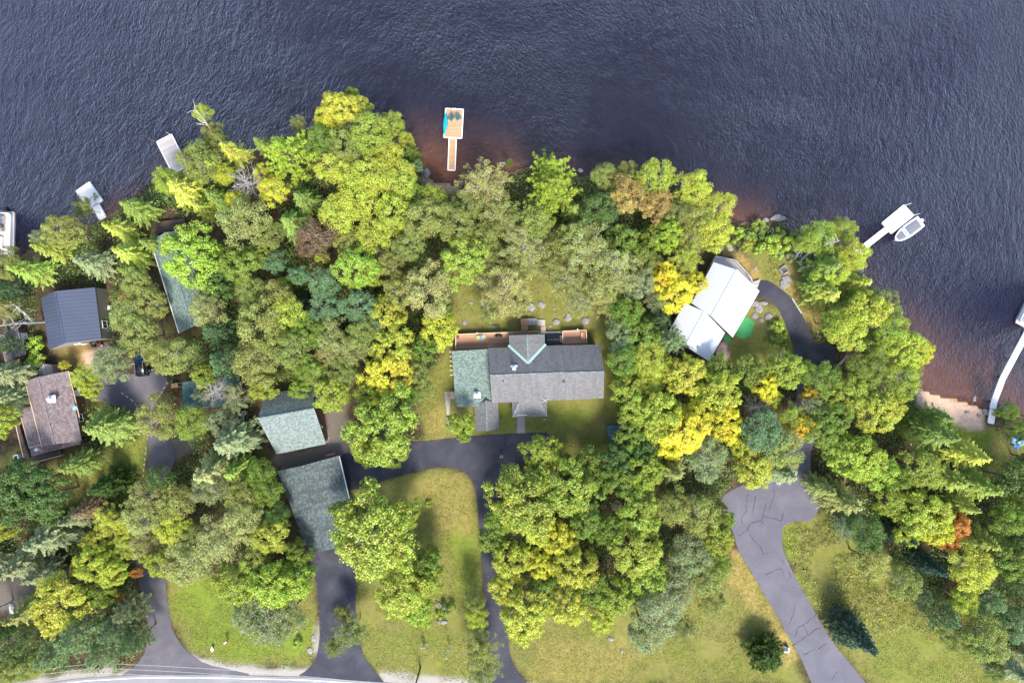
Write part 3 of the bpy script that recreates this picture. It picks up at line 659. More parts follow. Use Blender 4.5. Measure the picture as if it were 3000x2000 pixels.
c = MB(); p = W(1597, 1173, 5.2)
c.tube(p - Vector((0, 0, 1.6)), p, .03, .03); c.bar(p + Vector((-.5, -.3, 0)), p + Vector((.5, .3, 0)), .05, .05); c.bar(p + Vector((-.3, .3, -.05)), p + Vector((.3, -.3, -.05)), .05, .05); c.build('antenna', 'offwhite', MH)

# white roofed cottage
CW = W(2110, 930, G0)
CH = thing('white_roofed_house', (CW.x, CW.y, G0), 'cottage with bright white metal roof and a weathered deck at its lake end', 'house')
Pu = [W(2091, 767.6, 4.6), W(2026, 888, 4.6), W(2160, 790.5, 7.1), W(2084.7, 926, 7.1), W(2225, 852.3, 4.6), W(2147, 988, 4.6)]
Pl = [W(2006, 887.5, 3.9), W(1952, 986, 3.9), W(2064, 912, 5.9), W(2009, 1014, 5.9), W(2124, 975, 3.9), W(2078, 1058.4, 3.9)]
wb = MB(); Tu, Bu = add_gable_walls(wb, Pu, .05); Tl, Bl = add_gable_walls(wb, Pl, .05); wb.build('wall', 'greywall', CH)
roof_gable(Pu, CH, 'whiteroof', 'upper_roof', trim='white'); roof_gable(Pl, CH, 'whiteroof', 'lower_roof', trim='white')
window(CH, Bu[3], Bu[4], .3, 3.2); window(CH, Bu[3], Bu[4], .7, 3.2); window(CH, Bl[3], Bl[4], .4, 2.8, 1, 2, 'white', 'door'); window(CH, Bu[0], Bu[1], .5, 3.2)
vent(CH, 2046, 1019, 5.6, .2, .8, 'midgrey')
b = MB(); b.prism(poly_world([(2097, 751), (2155, 763), (2185, 795), (2200, 810), (2208, 828), (2215, 845), (2150, 800), (2083, 775)], 2.0), 1.85, 2.0); dkc = b.build('deck', 'greywood', CH)
rail([(2083, 778), (2098, 750), (2155, 762), (2192, 803), (2207, 828)], 2.0, .95, dkc, 'greywood')
b = MB(); planks(b, [W(2203, 826, 1.4), W(2228, 818, 1.4), W(2219, 844, 1.4), W(2209, 838, 1.4)], .3); b.build('entry_boards', 'greywood', CH)

# dark metal cabin
DC, Pd, Td, Bd = house('metal_roofed_cabin', 'tan cabin with dark blue-grey ribbed metal roof and a white framed window', 'cabin', [(120, 872), (144, 1023.5), (161, 853), (190, 1005), (278, 841.5), (297, 992)], 4.6, 6.6, 'darkmetal', 'tan', .005, win=False, trim='darkmetal')
window(DC, Bd[3], Bd[4], .28, 3.1, 1.2, 1.3); window(DC, Bd[0], Bd[1], .5, 3.1); window(DC, Bd[1], Bd[3], .5, 3.0, 1, 2.1, 'white', 'door')
b = MB(); q1, q2 = Bd[3], Bd[4]; d_ = (q2 - q1).normalized(); n_ = Vector((-d_.y, d_.x, 0)); n_ = n_ if n_.x > 0 else -n_
p = Vector(q1).lerp(q2, .6) + n_ * .4
b.box((q1.lerp(q2, .62).x + n_.x * .3, q1.lerp(q2, .62).y + n_.y * .3, 1.6), (.35, .7, .6)); b.build('heat_pump', 'offwhite', DC)

# brown house on the left
BH, Pb, Tb, Bb = house('brown_house', 'brown shingled house with white roof vent at the left edge', 'house', [(74, 1116), (124, 1308), (110.5, 1104), (160, 1301), (200, 1086), (239, 1291)], 4.4, 6.3, 'brownroof', 'brownwall', .05)
b = MB(); b.slab([W(56, 1199, 3.3), W(86, 1312, 3.3), W(124, 1303, 4.1), W(92, 1189, 4.1)], .15); b.build('lean_to_roof', 'brownroof', BH)
b = MB(); b.slab([W(92, 1337, 3.2), W(236, 1300, 3.2), W(234, 1284, 4.0), W(88, 1312, 3.8)], .15); b.build('porch_roof', 'brownroof', BH)
b = MB(); b.prism(poly_world([(60, 1202), (92, 1192), (124, 1300), (230, 1290), (232, 1300), (95, 1332), (86, 1310)], 3.0), G0, 2.95); b.build('lower_wall', 'brownwall', BH)
for (a_, c_, z1, z2) in (((74, 1117), (123, 1309), 4.45, 4.45), ((201, 1087), (233, 1222), 4.45, 4.45), ((56, 1199), (87, 1313), 3.35, 3.35), ((87, 1311), (121, 1302), 3.9, 4.15)):
    c = MB(); c.bar(W(*a_, z1), W(*c_, z2), .14, .12); c.build('gutter', 'railwood', BH)
vent(BH, 142.5, 1169.5, 6.8, .38, 1.0, 'white', 'chimney_pipe')
c = MB(); p = W(155, 1167, 6.3); c.box((p.x, p.y, 6.25), (.9, 1.0, .12), .2); c.build('chimney_flashing', 'white', BH)
for (x_, y_) in ((106, 1317),):
    p = W(x_, y_, 3.9); c = MB(); c.tube(p, p + Vector((0, 0, .2)), .32, .2, 12); c.build('skylight_dome', 'white', BH)
p = W(218, 1195, 5.0); c = MB(); c.tube(p - Vector((0, 0, .6)), p, .04, .04); c.tube(p, p + Vector((.15, 0, .1)), .1, .38, 12); c.build('satellite_dish', 'lightblue', BH)
p = W(124, 1313, 4.0); c = MB(); c.tube(p, p + Vector((0, 0, 1)), .03, .03); c.bar(p + Vector((-.4, .3, .9)), p + Vector((.4, -.3, .9)), .08, .08); c.build('antenna', 'offwhite', BH)
b = MB(); planks(b, [W(47, 1246, 1.6), W(57, 1246, 1.6), W(90, 1350, 1.6), W(70, 1352, 1.6)], .35); planks(b, [W(90, 1352, 1.6), W(180, 1330, 1.6), W(178, 1318, 1.6), W(92, 1338, 1.6)], .35); dkb = b.build('deck', 'darkwood', BH)
rail([(46, 1245), (68, 1338)], 1.6, .9, dkb); rail([(105, 1353), (178, 1334)], 1.6, .9, dkb)

def simple(name, label, cat, c, ze, zr, roof, wall, **k): return house(name, label, cat, c, ze, zr, roof, wall, **k)[0]
simple('small_brown_cabin', 'small brown shingled outbuilding with rusty patch, half hidden under the pine at the left edge', 'outbuilding', [(-5, 985), (15, 1060), (16, 972), (36, 1050), (50, 955), (76, 1038)], 3.4, 4.6, 'brownroof', 'brownwall')
simple('grey_shed', 'little pale grey shed behind the brown house', 'shed', [(110, 1085), (112, 1100), (128, 1066), (133, 1098), (152, 1068), (155, 1096)], 3.0, 3.7, 'concrete', 'greywall', win=False)
LH = simple('long_green_boathouse', 'long narrow building with mint green shingle roof and white gutter under the bright lime tree', 'building', [(442, 707), (523.7, 976), (481.6, 682), (563, 957), (543, 671), (610, 925)], 4.3, 6.2, 'greenroof', 'brownwall')
c = MB(); c.bar(W(443, 712, 4.35), W(524, 975, 4.35), .13, .13); c.build('gutter', 'white', LH)
b = MB(); planks(b, [W(440, 690, 1.9), W(545, 665, 1.9), W(540, 640, 1.9), W(455, 650, 1.9)], .3); b.build('deck', 'darkwood', LH)
simple('teal_shed', 'small teal shingled garage beneath the dead grey tree', 'garage', [(533, 1120), (700, 1092), (536, 1182), (705, 1158), (542, 1199), (712, 1185)], 3.5, 4.7, 'tealroof', 'brownwall')
GG, Pg, Tg, Bg = house('green_garage', 'garage with steep pale green shingle roof standing on the gravel yard', 'garage', [(776.8, 1155.6), (917, 1129), (755, 1225.8), (920.4, 1196.4), (810, 1330), (955.4, 1299.7)], 3.9, 7.6, 'greenpale', 'brownwall', o=.04)
c = MB(); c.slab([W(933, 1236, 5.2), W(946.5, 1251, 4.6), W(941, 1255, 4.6), W(930, 1238, 5.2)], .12); c.build('eave_return', 'greenpale', GG)
window(GG, Bg[1], Bg[2], .5, 2.2, 2.6, 2.2, 'white', 'garage_door')
LG = simple('long_garage', 'long garage with stained dark green roof at the end of the new black drive', 'garage', [(812.5, 1379), (903, 1622), (889, 1363), (948, 1613), (991, 1334), (1058, 1590)], 3.7, 5.2, 'greenworn', 'tan')
c = MB(); c.bar(W(994, 1335, 3.75), W(1024, 1461, 3.75), .16, .14); c.build('gutter', 'offwhite', LG)
simple('blue_green_shed', 'tiny dark teal shingled shed at the edge of the lawn east of the main house', 'shed', [(1777, 1247), (1822, 1243), (1779, 1273), (1824, 1270), (1786, 1301), (1829, 1297)], 2.7, 3.3, 'tealroof', 'tan', win=False)
GM = simple('green_metal_shed', 'small shed with dark green ribbed metal roof and brick side, lower left', 'shed', [(143, 1668), (198, 1664), (140, 1684), (196, 1682), (140, 1702), (196, 1700)], 3.2, 3.8, 'greenmetal', 'orange', win=False)
b = MB(); p = W(139, 1680, 2); b.box((p.x + .15, p.y, 2.2), (.5, 2.3, 2.4)); b.build('side_wall', 'orange', GM)

# ------------------------------------------------------------------ docks
def dock(name, label, quads, z, board, frame, group=None, along=0, posts=True, fw=.16):
    ctr = W(sum(p[0] for q in quads for p in q) / (4 * len(quads)), sum(p[1] for q in quads for p in q) / (4 * len(quads)), 0)
    root = thing(name, (ctr.x, ctr.y, 0), label, 'dock', group)
    b = MB(); f = MB()
    for q in quads:
        w_ = [W(x, y, z) for x, y in q]
        if along: w_ = w_[1:] + w_[:1]
        planks(b, w_, .3, .035, .05)
        for i in range(4): f.bar(w_[i] - Vector((0, 0, .1)), w_[(i + 1) % 4] - Vector((0, 0, .1)), fw, .24)
    b.build('deck_boards', board, root); f.build('frame', frame, root)
    if posts:
        for q in quads:
            for x, y in q:
                p = W(x, y, z); c = MB(); c.tube((p.x, p.y, gz(p.x, p.y) - .2), (p.x, p.y, z - .1), .07, .07, 8); c.build('post', 'darkwood', root)
    return root
D1 = dock('weathered_dock', 'square weathered grey dock poking out from the trees, upper left', [[(458.7, 416), (502, 393.5), (550, 488), (505, 508)]], .5, 'greywood', 'offwhite')
c = MB(); c.bar(W(432, 403, .1), W(459, 418, .5), .12, .08); c.build('mooring_plank', 'darkwood', D1)
c = MB(); c.tube(W(488, 388, 1.6), W(500, 395, .4), .03, .03); c.build('mooring_pole', 'white', D1)
dock('bleached_dock', 'bleached dock with short ramp under an overhanging branch, left shore', [[(222, 560), (261.5, 533), (300, 586.7), (261.5, 612)], [(270, 604.6), (288, 595.7), (310, 634), (292, 645)]], .5, 'palewood', 'offwhite')
D3 = dock('cedar_dock', 'orange cedar dock with white trim and long walkway in the middle of the bay', [[(1305.6, 318), (1357.4, 320.8), (1352.8, 405), (1300.5, 402.4)], [(1315.8, 405.5), (1337, 406), (1333, 499.3), (1312, 498)]], .55, 'cedar', 'white')
c = MB()
for x in (1327.5, 1335): c.tube(W(x, 326, 1.25), W(x, 317.5, 1.25), .04, .04); c.tube(W(x, 317.5, 1.25), W(x, 317, -.6), .04, .04); c.tube(W(x, 326, 1.25), W(x, 326, .5), .04, .04)
for z in (-.4, -.1, .2): c.tube(W(1327.5, 317, z), W(1335, 317, z), .03, .03)
c.build('ladder', 'white', D3)
D4 = dock('white_dock', 'wide white dock with narrow ramp, right of the birches', [[(2585, 653), (2648.7, 600.8), (2676.8, 631.4), (2611.7, 683.7)], [(2594, 665.8), (2604.5, 676), (2512, 748), (2503, 737)]], .5, 'palewood', 'white')
for a_, c_ in (((2649, 603), (2671, 595)), ((2676, 631), (2694, 626))):
    c = MB(); c.tube(W(*a_, .5), W(*c_, 1.5), .04, .03); c.build('mooring_whip', 'white', D4)
D5 = dock('long_jointed_dock', 'long pale jointed dock running out from the beach, right edge', [[(2904, 1177), (2920, 1180), (2911.5, 1241), (2895, 1238)], [(2904.5, 1175), (2920.5, 1178), (2945, 1112), (2931, 1105)], [(2931.5, 1104), (2945.5, 1111), (2974, 1058), (2960, 1050)], [(2960.5, 1049), (2974.5, 1057), (3040, 935), (3026, 927)]], .55, 'palewood', 'white', fw=.1)

# ------------------------------------------------------------------ boats
def hull(b, ax, half, z0, z1, mi=0, n=18, deckz=None):
    """ax(t) centre point, half(t) half width; boat shaped shell"""
    sec = []
    for i in range(n + 1):
        t = i / n; p, d = ax(t); w = half(t); s = Vector((-d.y, d.x, 0))
        sec.append([p + s * w + Vector((0, 0, z1)), p + s * w * .72 + Vector((0, 0, (z0 + z1) * .45)), p + Vector((0, 0, z0)), p - s * w * .72 + Vector((0, 0, (z0 + z1) * .45)), p - s * w + Vector((0, 0, z1))])
    for i in range(n):
        for j in range(4): b.face([sec[i][j], sec[i][j + 1], sec[i + 1][j + 1], sec[i + 1][j]], mi=mi, a=.5)
    return sec
def line_ax(p, q):
    p, q = Vector((p.x, p.y, 0)), Vector((q.x, q.y, 0)); d = (q - p).normalized(); return lambda t: (p.lerp(q, t), d)
# runabout by the white dock
bow, stern = W(2622, 703, .5), W(2697, 648, .5)
ax = line_ax(stern, bow); L_ = (stern - bow).length
hw = lambda t: 1.12 * (1 if t < .45 else max(.02, math.sqrt(max(0, 1 - ((t - .45) / .55) ** 2.1)))) * (.93 + .07 * min(1, t * 4))
RB = thing('runabout', (ax(.5)[0].x, ax(.5)[0].y, 0), 'white motorboat with two grey mooring covers tied to the white dock', 'motorboat')
b = MB(); sec = hull(b, ax, hw, -.35, .75); b.face([sec[0][j] for j in (0, 1, 2, 3, 4)], a=.5); b.build('hull', 'white', RB, True)
def boatdeck(b, ax, half, t0, t1, z, k=1.0, crown=0.0, n=12, mi=0):
    pv = None
    for i in range(n + 1):
        t = t0 + (t1 - t0) * i / n; p, d = ax(t); s = Vector((-d.y, d.x, 0)); w = half(t) * k
        cur = [p + s * w + Vector((0, 0, z)), p + s * w * .5 + Vector((0, 0, z + crown)), p - s * w * .5 + Vector((0, 0, z + crown)), p - s * w + Vector((0, 0, z))]
        if pv:
            for j in range(3): b.face([pv[j + 1], pv[j], cur[j], cur[j + 1]], mi=mi, a=.5)
        pv = cur
b = MB(); boatdeck(b, ax, hw, 0, 1, .74, 1.0, .02, 20); b.build('deck', 'white', RB)
b = MB(); boatdeck(b, ax, hw, .1, .56, .78, .74, .09); b.build('cockpit_cover', 'grey', RB)
b = MB(); boatdeck(b, ax, hw, .68, .95, .78, .72, .08); b.build('bow_cover', 'grey', RB)
b = MB(); p0 = ax(.61)[0]; d0 = ax(0)[1]; s0 = Vector((-d0.y, d0.x, 0))
for k in (-.7, 0, .7): b.bar(p0 + s0 * (k - .3) + Vector((0, 0, .85)), p0 + s0 * (k + .25) + Vector((0, 0, .85)), .35, .12)
b.build('windscreen', 'lightblue', RB)
b = MB(); p0 = ax(-.03)[0]; b.box((p0.x, p0.y, .4), (.5, .5, .8), .6); b.build('outboard_motor', 'offwhite', RB)
# kayak lying on the edge of the cedar dock
def kayak(name, a_, b_, wid, z, matn, label, cat, rimm='black', tilt=.0):
    ax = line_ax(W(*a_, z), W(*b_, z)); half = lambda t: wid * max(.015, math.sin(math.pi * min(1, max(0, t))) ** .8)
    bb = MB(); n = 20; rings = []
    for i in range(n + 1):
        t = i / n; p, d = ax(t); s = Vector((-d.y, d.x, 0)); w = half(t); hh = w * .75
        rings.append([p + s * (w * math.cos(k * math.pi / 4)) + Vector((0, 0, z + .22 + hh * math.sin(k * math.pi / 4))) for k in range(8)])
    for i in range(n):
        for k in range(8): j = (k + 1) % 8; bb.face([rings[i][k], rings[i][j], rings[i + 1][j], rings[i + 1][k]], a=.5)
    p = ax(.5)[0]; root = thing(name, (p.x, p.y, z), label, cat)
    bb.build('hull', matn, root, True)
    c = MB(); pts = []
    for k in range(14):
        a2 = k * 2 * math.pi / 14; q, d = ax(.5 + .1 * math.cos(a2)); s = Vector((-d.y, d.x, 0)); pts.append(q + s * (wid * .5 * math.sin(a2)) + Vector((0, 0, z + .22 + wid * .72)))
    for k in range(14): c.bar(pts[k], pts[(k + 1) % 14], .05, .06)
    c.build('cockpit_rim' if cat == 'kayak' else 'keel_strip', rimm, root); return root
kayak('kayak', (1308, 329.5), (1302.6, 397), .42, .6, 'teal', 'teal kayak lying along the left edge of the cedar dock', 'kayak', 'teal')
kayak('canoe', (2095, 1060), (2164, 1074), .5, 1.05, 'pink', 'faded pinkish red canoe upturned on the grass below the cottage', 'canoe', 'pink')
# pontoon boats
def pontoon(name, label, P0, P1, wid, bim, motor_t, flip=1):
    a_, c_ = W(*P0, .6), W(*P1, .6); d = (c_ - a_).normalized(); s = Vector((-d.y, d.x, 0)) * flip; L = (c_ - a_).length; ctr = a_ + d * L / 2 + s * wid / 2
    root = thing(name, (ctr.x, ctr.y, 0), label, 'pontoon boat')
    def pt(u, v, z): q = a_ + d * (u * L) + s * (v * wid); return Vector((q.x, q.y, z))
    for v in (.16, .84):
        b = MB(); b.tube(pt(.02, v, .05), pt(.9, v, .05), .33, .33, 12); b.tube(pt(.9, v, .05), pt(1.0, v, .12), .33, .05, 12); b.build('pontoon', 'metal', root, True)
    def rr(u0, u1, v0, v1, z, r):
        out = []
        for (uu, vv, st) in ((u1, v1, 0), (u0, v1, 90), (u0, v0, 180), (u1, v0, 270)):
            cu = uu - (r / L if uu == u1 else -r / L); cv = vv - (r / wid if vv == v1 else -r / wid)
            for k in range(5):
                an = R_(st + k * 22.5); out.append(pt(cu + r / L * math.cos(an), cv + r / wid * math.sin(an), z))
        return out
    ed = rr(0, 1, 0, 1, .6, .35)
    b = MB(); b.prism([(p.x, p.y) for p in ed], .45, .62); b.build('platform', 'beige', root)
    f = rr(.06, .97, .05, .95, .6, .45); b = MB()
    for i in range(len(f)):
        p, q = f[i], f[(i + 1) % len(f)]; b.bar(p + Vector((0, 0, .02)), q + Vector((0, 0, .02)), .07, .1); b.bar(p + Vector((0, 0, .42)), q + Vector((0, 0, .42)), .04, .7); b.bar(p + Vector((0, 0, .8)), q + Vector((0, 0, .8)), .1, .07)
    b.build('fence', 'white', root)
    g = rr(.09, .95, .12, .88, .6, .4)
    for (u, v, du, dv) in ((.2, .82, 1.5, .6), (.45, .82, 1.2, .6), (.75, .82, 1.7, .62), (.72, .2, 1.9, .62), (.9, .5, .6, 1.0), (.2, .2, 1.3, .6)):
        b = MB(); p = pt(u, v, .85); b.box((p.x, p.y, .85), (du, dv, .45), math.atan2(d.y, d.x)); back = pt(u, v + (.1 if v > .5 else -.1) * 1.0, 1.1); b.box((back.x, back.y, 1.12), (du, .16, .4), math.atan2(d.y, d.x)); b.build('seat', 'seat', root)
    b = MB(); p = pt(.42, .25, 1.0); b.box((p.x, p.y, 1.0), (.7, .6, .8), math.atan2(d.y, d.x), taper=1.0); b.build('console', 'midgrey', root)
    if bim:
        q = rr(bim[0], bim[1], bim[2], bim[3], 2.3, .5); b = MB(); b.prism([(p.x, p.y) for p in q], 2.26, 2.34); bo = b.build('canopy', 'grey', root)
        b = MB()
        for u in (bim[0] + .04, bim[1] - .04):
            for v in (bim[2] + .05, bim[3] - .05): b.tube(pt(u, v, .7), pt(u, v, 2.27), .03, .03)
        b.build('canopy_frame', 'metal', bo)
    b = MB(); p = pt(-.05, motor_t, .6); b.box((p.x, p.y, .85), (.75, .55, .75), math.atan2(d.y, d.x), taper=1.0); b.tube((p.x, p.y, .5), (p.x, p.y, -.5), .12, .1, 8); b.build('outboard_motor', 'black', root, bevel=.06)
    return root
pontoon('pontoon_boat', 'white pontoon boat with grey canopy and black outboard, cut by the left edge', (-1, 619), (-3, 746), 2.55, (.14, .5, .04, .5), .52, 1)
pontoon('pontoon_boat', 'white bowed pontoon boat at the right edge beside the long dock', (3045, 812), (2974, 944), 2.55, (.15, .45, .3, .9), .5, 1)

# ------------------------------------------------------------------ car
def car():
    f_, r_ = W(419.5, 1019, 1), W(426.5, 1100, 1); ctr = (f_ + r_) / 2; d = (f_ - r_).normalized(); L = 4.9; Wd = 1.9
    root = thing('parked_car', (ctr.x, ctr.y, 1.04), 'black off-road car with a spare wheel, parked on the worn drive', 'car'); s = Vector((-d.y, d.x, 0))
    def P(u, v, z): q = ctr + d * (u * L) + s * (v * Wd); return Vector((q.x, q.y, 1.04 + z))
    def loft(b, secs):
        rings = []
        for u, w, z0, z1, r in secs: rings.append([P(u, -w, z0), P(u, w, z0), P(u, w, z1 - r), P(u, w - r * .6, z1), P(u, -w + r * .6, z1), P(u, -w, z1 - r)])
        for i in range(len(rings) - 1):
            for k in range(6): j = (k + 1) % 6; b.face([rings[i][k], rings[i][j], rings[i + 1][j], rings[i + 1][k]], a=.5)
        b.face(rings[0][::-1], a=.5); b.face(rings[-1], a=.5)
    b = MB(); loft(b, [(-.5, .44, .45, .95, .1), (-.47, .49, .35, 1.05, .08), (.0, .5, .33, 1.08, .08), (.2, .5, .33, 1.08, .08), (.42, .47, .35, 1.0, .1), (.5, .42, .42, .85, .12)]); b.build('body', 'carpaint', root, True)
    b = MB(); loft(b, [(-.47, .45, 1.0, 1.55, .12), (-.44, .44, 1.0, 1.82, .1), (.0, .43, 1.0, 1.86, .1), (.08, .42, 1.0, 1.82, .12), (.2, .42, 1.0, 1.1, .05)]); b.build('cabin', 'carpaint', root, True)
    b = MB(); b.face([P(.195, -.38, 1.13), P(.195, .38, 1.13), P(.09, .37, 1.8), P(.09, -.37, 1.8)], a=.5); b.face([P(.197, -.38, 1.14), P(.197, -.05, 1.14), P(.095, -.06, 1.815), P(.095, -.37, 1.815)], mi=0); b.build('windscreen', 'reflectglass', root)
    b = MB()
    for sg in (-1, 1): b.bar(P(-.4, sg * .455, 1.45), P(.03, sg * .455, 1.45), .03, .42)
    b.build('side_window', 'glass', root)
    b = MB()
    for sg in (-1, 1): b.bar(P(-.42, sg * .36, 1.9), P(.04, sg * .36, 1.9), .05, .05)
    b.build('roof_rack', 'metal', root)
    for u in (-.32, .32):
        for sg in (-1, 1):
            b = MB(); b.tube(P(u, sg * .4, .38), P(u, sg * .53, .38), .38, .38, 16); wh = b.build('wheel', 'black', root, True)
            b = MB(); b.tube(P(u, sg * .53, .38), P(u, sg * .545, .38), .22, .22, 12); b.build('rim', 'metal', wh)
    b = MB(); b.box(P(.47, 0, .75), (.1, .1, .1)); 
    for sg in (-1, 1):
        b = MB(); b.box(P(.485, sg * .34, .72), (.28, .14, .16)); b.build('headlight', 'offwhite', root)
        b = MB(); b.box(P(.12, sg * .56, 1.2), (.14, .2, .16)); b.build('mirror', 'black', root)
    b = MB(); b.bar(P(.5, -.42, .45), P(.5, .42, .45), .16, .2); b.build('bumper', 'metal', root)
car()
c_ = W(448, 1083, 1.05); b = MB()
b.tube((c_.x, c_.y, 1.06), (c_.x, c_.y, 1.28), .37, .37, 16); wt = None
root = thing('spare_wheel', (c_.x, c_.y, 1.05), 'spare wheel lying on the drive beside the black car', 'wheel'); b.build('tyre', 'black', root, True); b = MB(); b.tube((c_.x, c_.y, 1.28), (c_.x, c_.y, 1.3), .2, .2, 12); b.build('rim', 'metal', root)

# ------------------------------------------------------------------ person on the drive, arms held forward around a hand-held controller
def person(px, py, ang):
    p = W(px, py, 1.06); X = lambda x, y, z: (x, y, z)
    nodes = {}; V = []; E = []; Rr = []
    def n(name, co, r, par=None):
        nodes[name] = len(V); V.append(co); Rr.append(r)
        if par: E.append((nodes[par], nodes[name]))
    n('pelvis', (0, 0, .95), .15); n('waist', (0, 0, 1.12), .135, 'pelvis'); n('chest', (0, 0, 1.32), .16, 'waist'); n('neck', (0, 0, 1.49), .06, 'chest'); n('chin', (0, .02, 1.57), .075, 'neck'); n('head', (0, .01, 1.68), .1, 'chin'); n('nose', (0, .095, 1.65), .018, 'head')
    for s, L in ((-1, 'l'), (1, 'r')):
        n(L + 'sh', (s * .19, 0, 1.42), .065, 'chest'); n(L + 'el', (s * .27, .08, 1.16), .045, L + 'sh'); n(L + 'wr', (s * .1, .32, 1.18), .03, L + 'el'); n(L + 'pa', (s * .075, .38, 1.19), .034, L + 'wr')
        for k in range(4): n(L + 'f%d' % k, (s * (.075 - .014 * k), .43, 1.215 - .018 * k), .010, L + 'pa'); n(L + 'g%d' % k, (s * (.05 - .008 * k), .455 - .004 * k, 1.205 - .018 * k), .009, L + 'f%d' % k)
        n(L + 't', (s * .045, .385, 1.225), .011, L + 'pa')
        n(L + 'hp', (s * .1, 0, .88), .1, 'pelvis'); n(L + 'kn', (s * .12, .02, .5), .06, L + 'hp'); n(L + 'an', (s * .13, -.01, .1), .042, L + 'kn'); n(L + 'to', (s * .15, .14, .05), .04, L + 'an')
        n(L + 'ear', (s * .1, 0, 1.65), .018, 'head')
    me = bpy.data.meshes.new('person'); me.from_pydata(V, E, []); o = bpy.data.objects.new('person', me); COL.objects.link(o)
    sk = o.modifiers.new('skin', 'SKIN'); o.modifiers.new('sub', 'SUBSURF').levels = 1
    for i, d in enumerate(me.skin_vertices[0].data): d.radius = (Rr[i], Rr[i]); d.use_root = (i == 0)
    me.materials.append(M['skin']); o.location = p; o.rotation_euler = (0, 0, ang)
    tag(o, 'person in a pale pink top standing on the new black drive, holding a controller', 'person')
    def child(name, mb, matn):
        c = mb.build(name, matn, None, True); c.parent = o; return c
    b = MB()
    for z0, z1, r0, r1 in ((.92, 1.12, .19, .17), (1.12, 1.33, .17, .2), (1.33, 1.47, .2, .12)): b.tube((0, 0, z0), (0, 0, z1), r0, r1, 14, cap=False)
    for s in (-1, 1): b.tube((s * .14, 0, 1.42), (s * .275, .085, 1.17), .09, .07, 10)
    for s in (-1, 1): b.tube((s * .27, .08, 1.17), (s * .13, .28, 1.18), .065, .05, 10)
    child('shirt', b, 'pinkcloth')
    b = MB(); b.tube((0, 0, .98), (0, 0, .8), .18, .17, 14, cap=False)
    for s in (-1, 1): b.tube((s * .095, 0, .88), (s * .12, .02, .5), .115, .085, 12); b.tube((s * .12, .02, .5), (s * .13, -.01, .1), .085, .07, 12)
    child('trousers', b, 'navycloth')
    b = MB(); 
    for k in range(6):
        a0, a1 = R_(15 * k), R_(15 * (k + 1)); b.tube((0, -.01, 1.69 + .125 * math.sin(a0)), (0, -.01, 1.69 + .125 * math.sin(a1)), .122 * math.cos(a0), .122 * math.cos(a1) + .001, 14, cap=False)
    child('hair', b, 'hair')
    q = Matrix.Rotation(ang, 3, 'Z') @ Vector((0, .41, 1.2)) + Vector(p); b = MB(); b.box(q, (.15, .1, .04), ang); b.box(q + Vector((0, 0, .03)), (.09, .06, .02), ang); single('remote_controller', b, 'midgrey', 'small grey remote controller held by the person on the drive', 'controller')
person(1470, 1335, R_(25))

# ------------------------------------------------------------------ furniture and small things
def adirondack(px, py, z, ang, m, label, group=None, k=1.0):
    p = W(px, py, z); root = thing('deck_chair', (p.x, p.y, z), label, 'chair', group)
    cs, sn = math.cos(ang), math.sin(ang)
    def Q(x, y, zz): return Vector((p.x + (x * cs - y * sn) * k, p.y + (x * sn + y * cs) * k, z + zz * k))
    b = MB()
    for i in range(5): y = -.25 + i * .12; b.bar(Q(-.27, y, .38 - i * .02), Q(.27, y, .38 - i * .02), .1 * k, .03)
    b.build('seat', m, root)
    b = MB()
    for i in range(5): x = -.22 + i * .11; b.bar(Q(x, .25, .3), Q(x * 1.25, .55, .98 - abs(i - 2) * .05), .09 * k, .03)
    b.build('backrest', m, root)
    for s in (-1, 1):
        b = MB(); b.bar(Q(s * .34, -.35, .58), Q(s * .34, .4, .56), .13 * k, .03); b.build('armrest', m, root)
        for y, h in ((-.3, .56), (.35, .54)): b = MB(); b.bar(Q(s * .33, y, 0), Q(s * .33, y, h), .05, .09); b.build('leg', m, root)
    return root
adirondack(1321.5, 349, .55, R_(-35), 'darkteal', 'left one of two dark teal chairs on the cedar dock', 'chairs on the cedar dock', 1.15)
adirondack(1343, 347.5, .55, R_(30), 'darkteal', 'right one of two dark teal chairs on the cedar dock', 'chairs on the cedar dock', 1.15)
adirondack(2979, 1277, 1, R_(20), 'blue', 'bright blue lawn chair, uppermost of the blue cluster by the right edge', 'blue lawn chairs')
adirondack(2965, 1290, 1, R_(70), 'lightblue', 'pale blue lawn chair, leftmost of the cluster by the right edge', 'blue lawn chairs')
adirondack(2984, 1296, 1, R_(-60), 'lightblue', 'pale blue lawn chair, rightmost of the cluster by the right edge', 'blue lawn chairs')
adirondack(2971, 1306, 1, R_(160), 'blue', 'bright blue lawn chair, lowest of the cluster by the right edge', 'blue lawn chairs')
def lounger():
    p = W(1408, 988, DZ); root = thing('sun_lounger', (p.x, p.y, DZ), 'lime sun lounger with a blue towel on the long house deck', 'sun lounger')
    b = MB(); a0, a1, a2 = W(1396, 988, DZ + .35), W(1412, 988, DZ + .35), W(1422, 983, DZ + .75)
    b.bar(a0, a1, .62, .08); b.bar(a1, a2, .62, .08); b.build('cushion', 'lime', root)
    b = MB(); b.bar(W(1405, 988.5, DZ + .42), W(1413, 987.5, DZ + .42), .7, .04); b.build('towel', 'bluecloth', root)
    for x, y in ((1397, 984), (1397, 992), (1414, 984), (1414, 992)): q = W(x, y, DZ); b = MB(); b.tube(q, q + Vector((0, 0, .33)), .025, .025); b.build('leg', 'metal', root)
lounger()
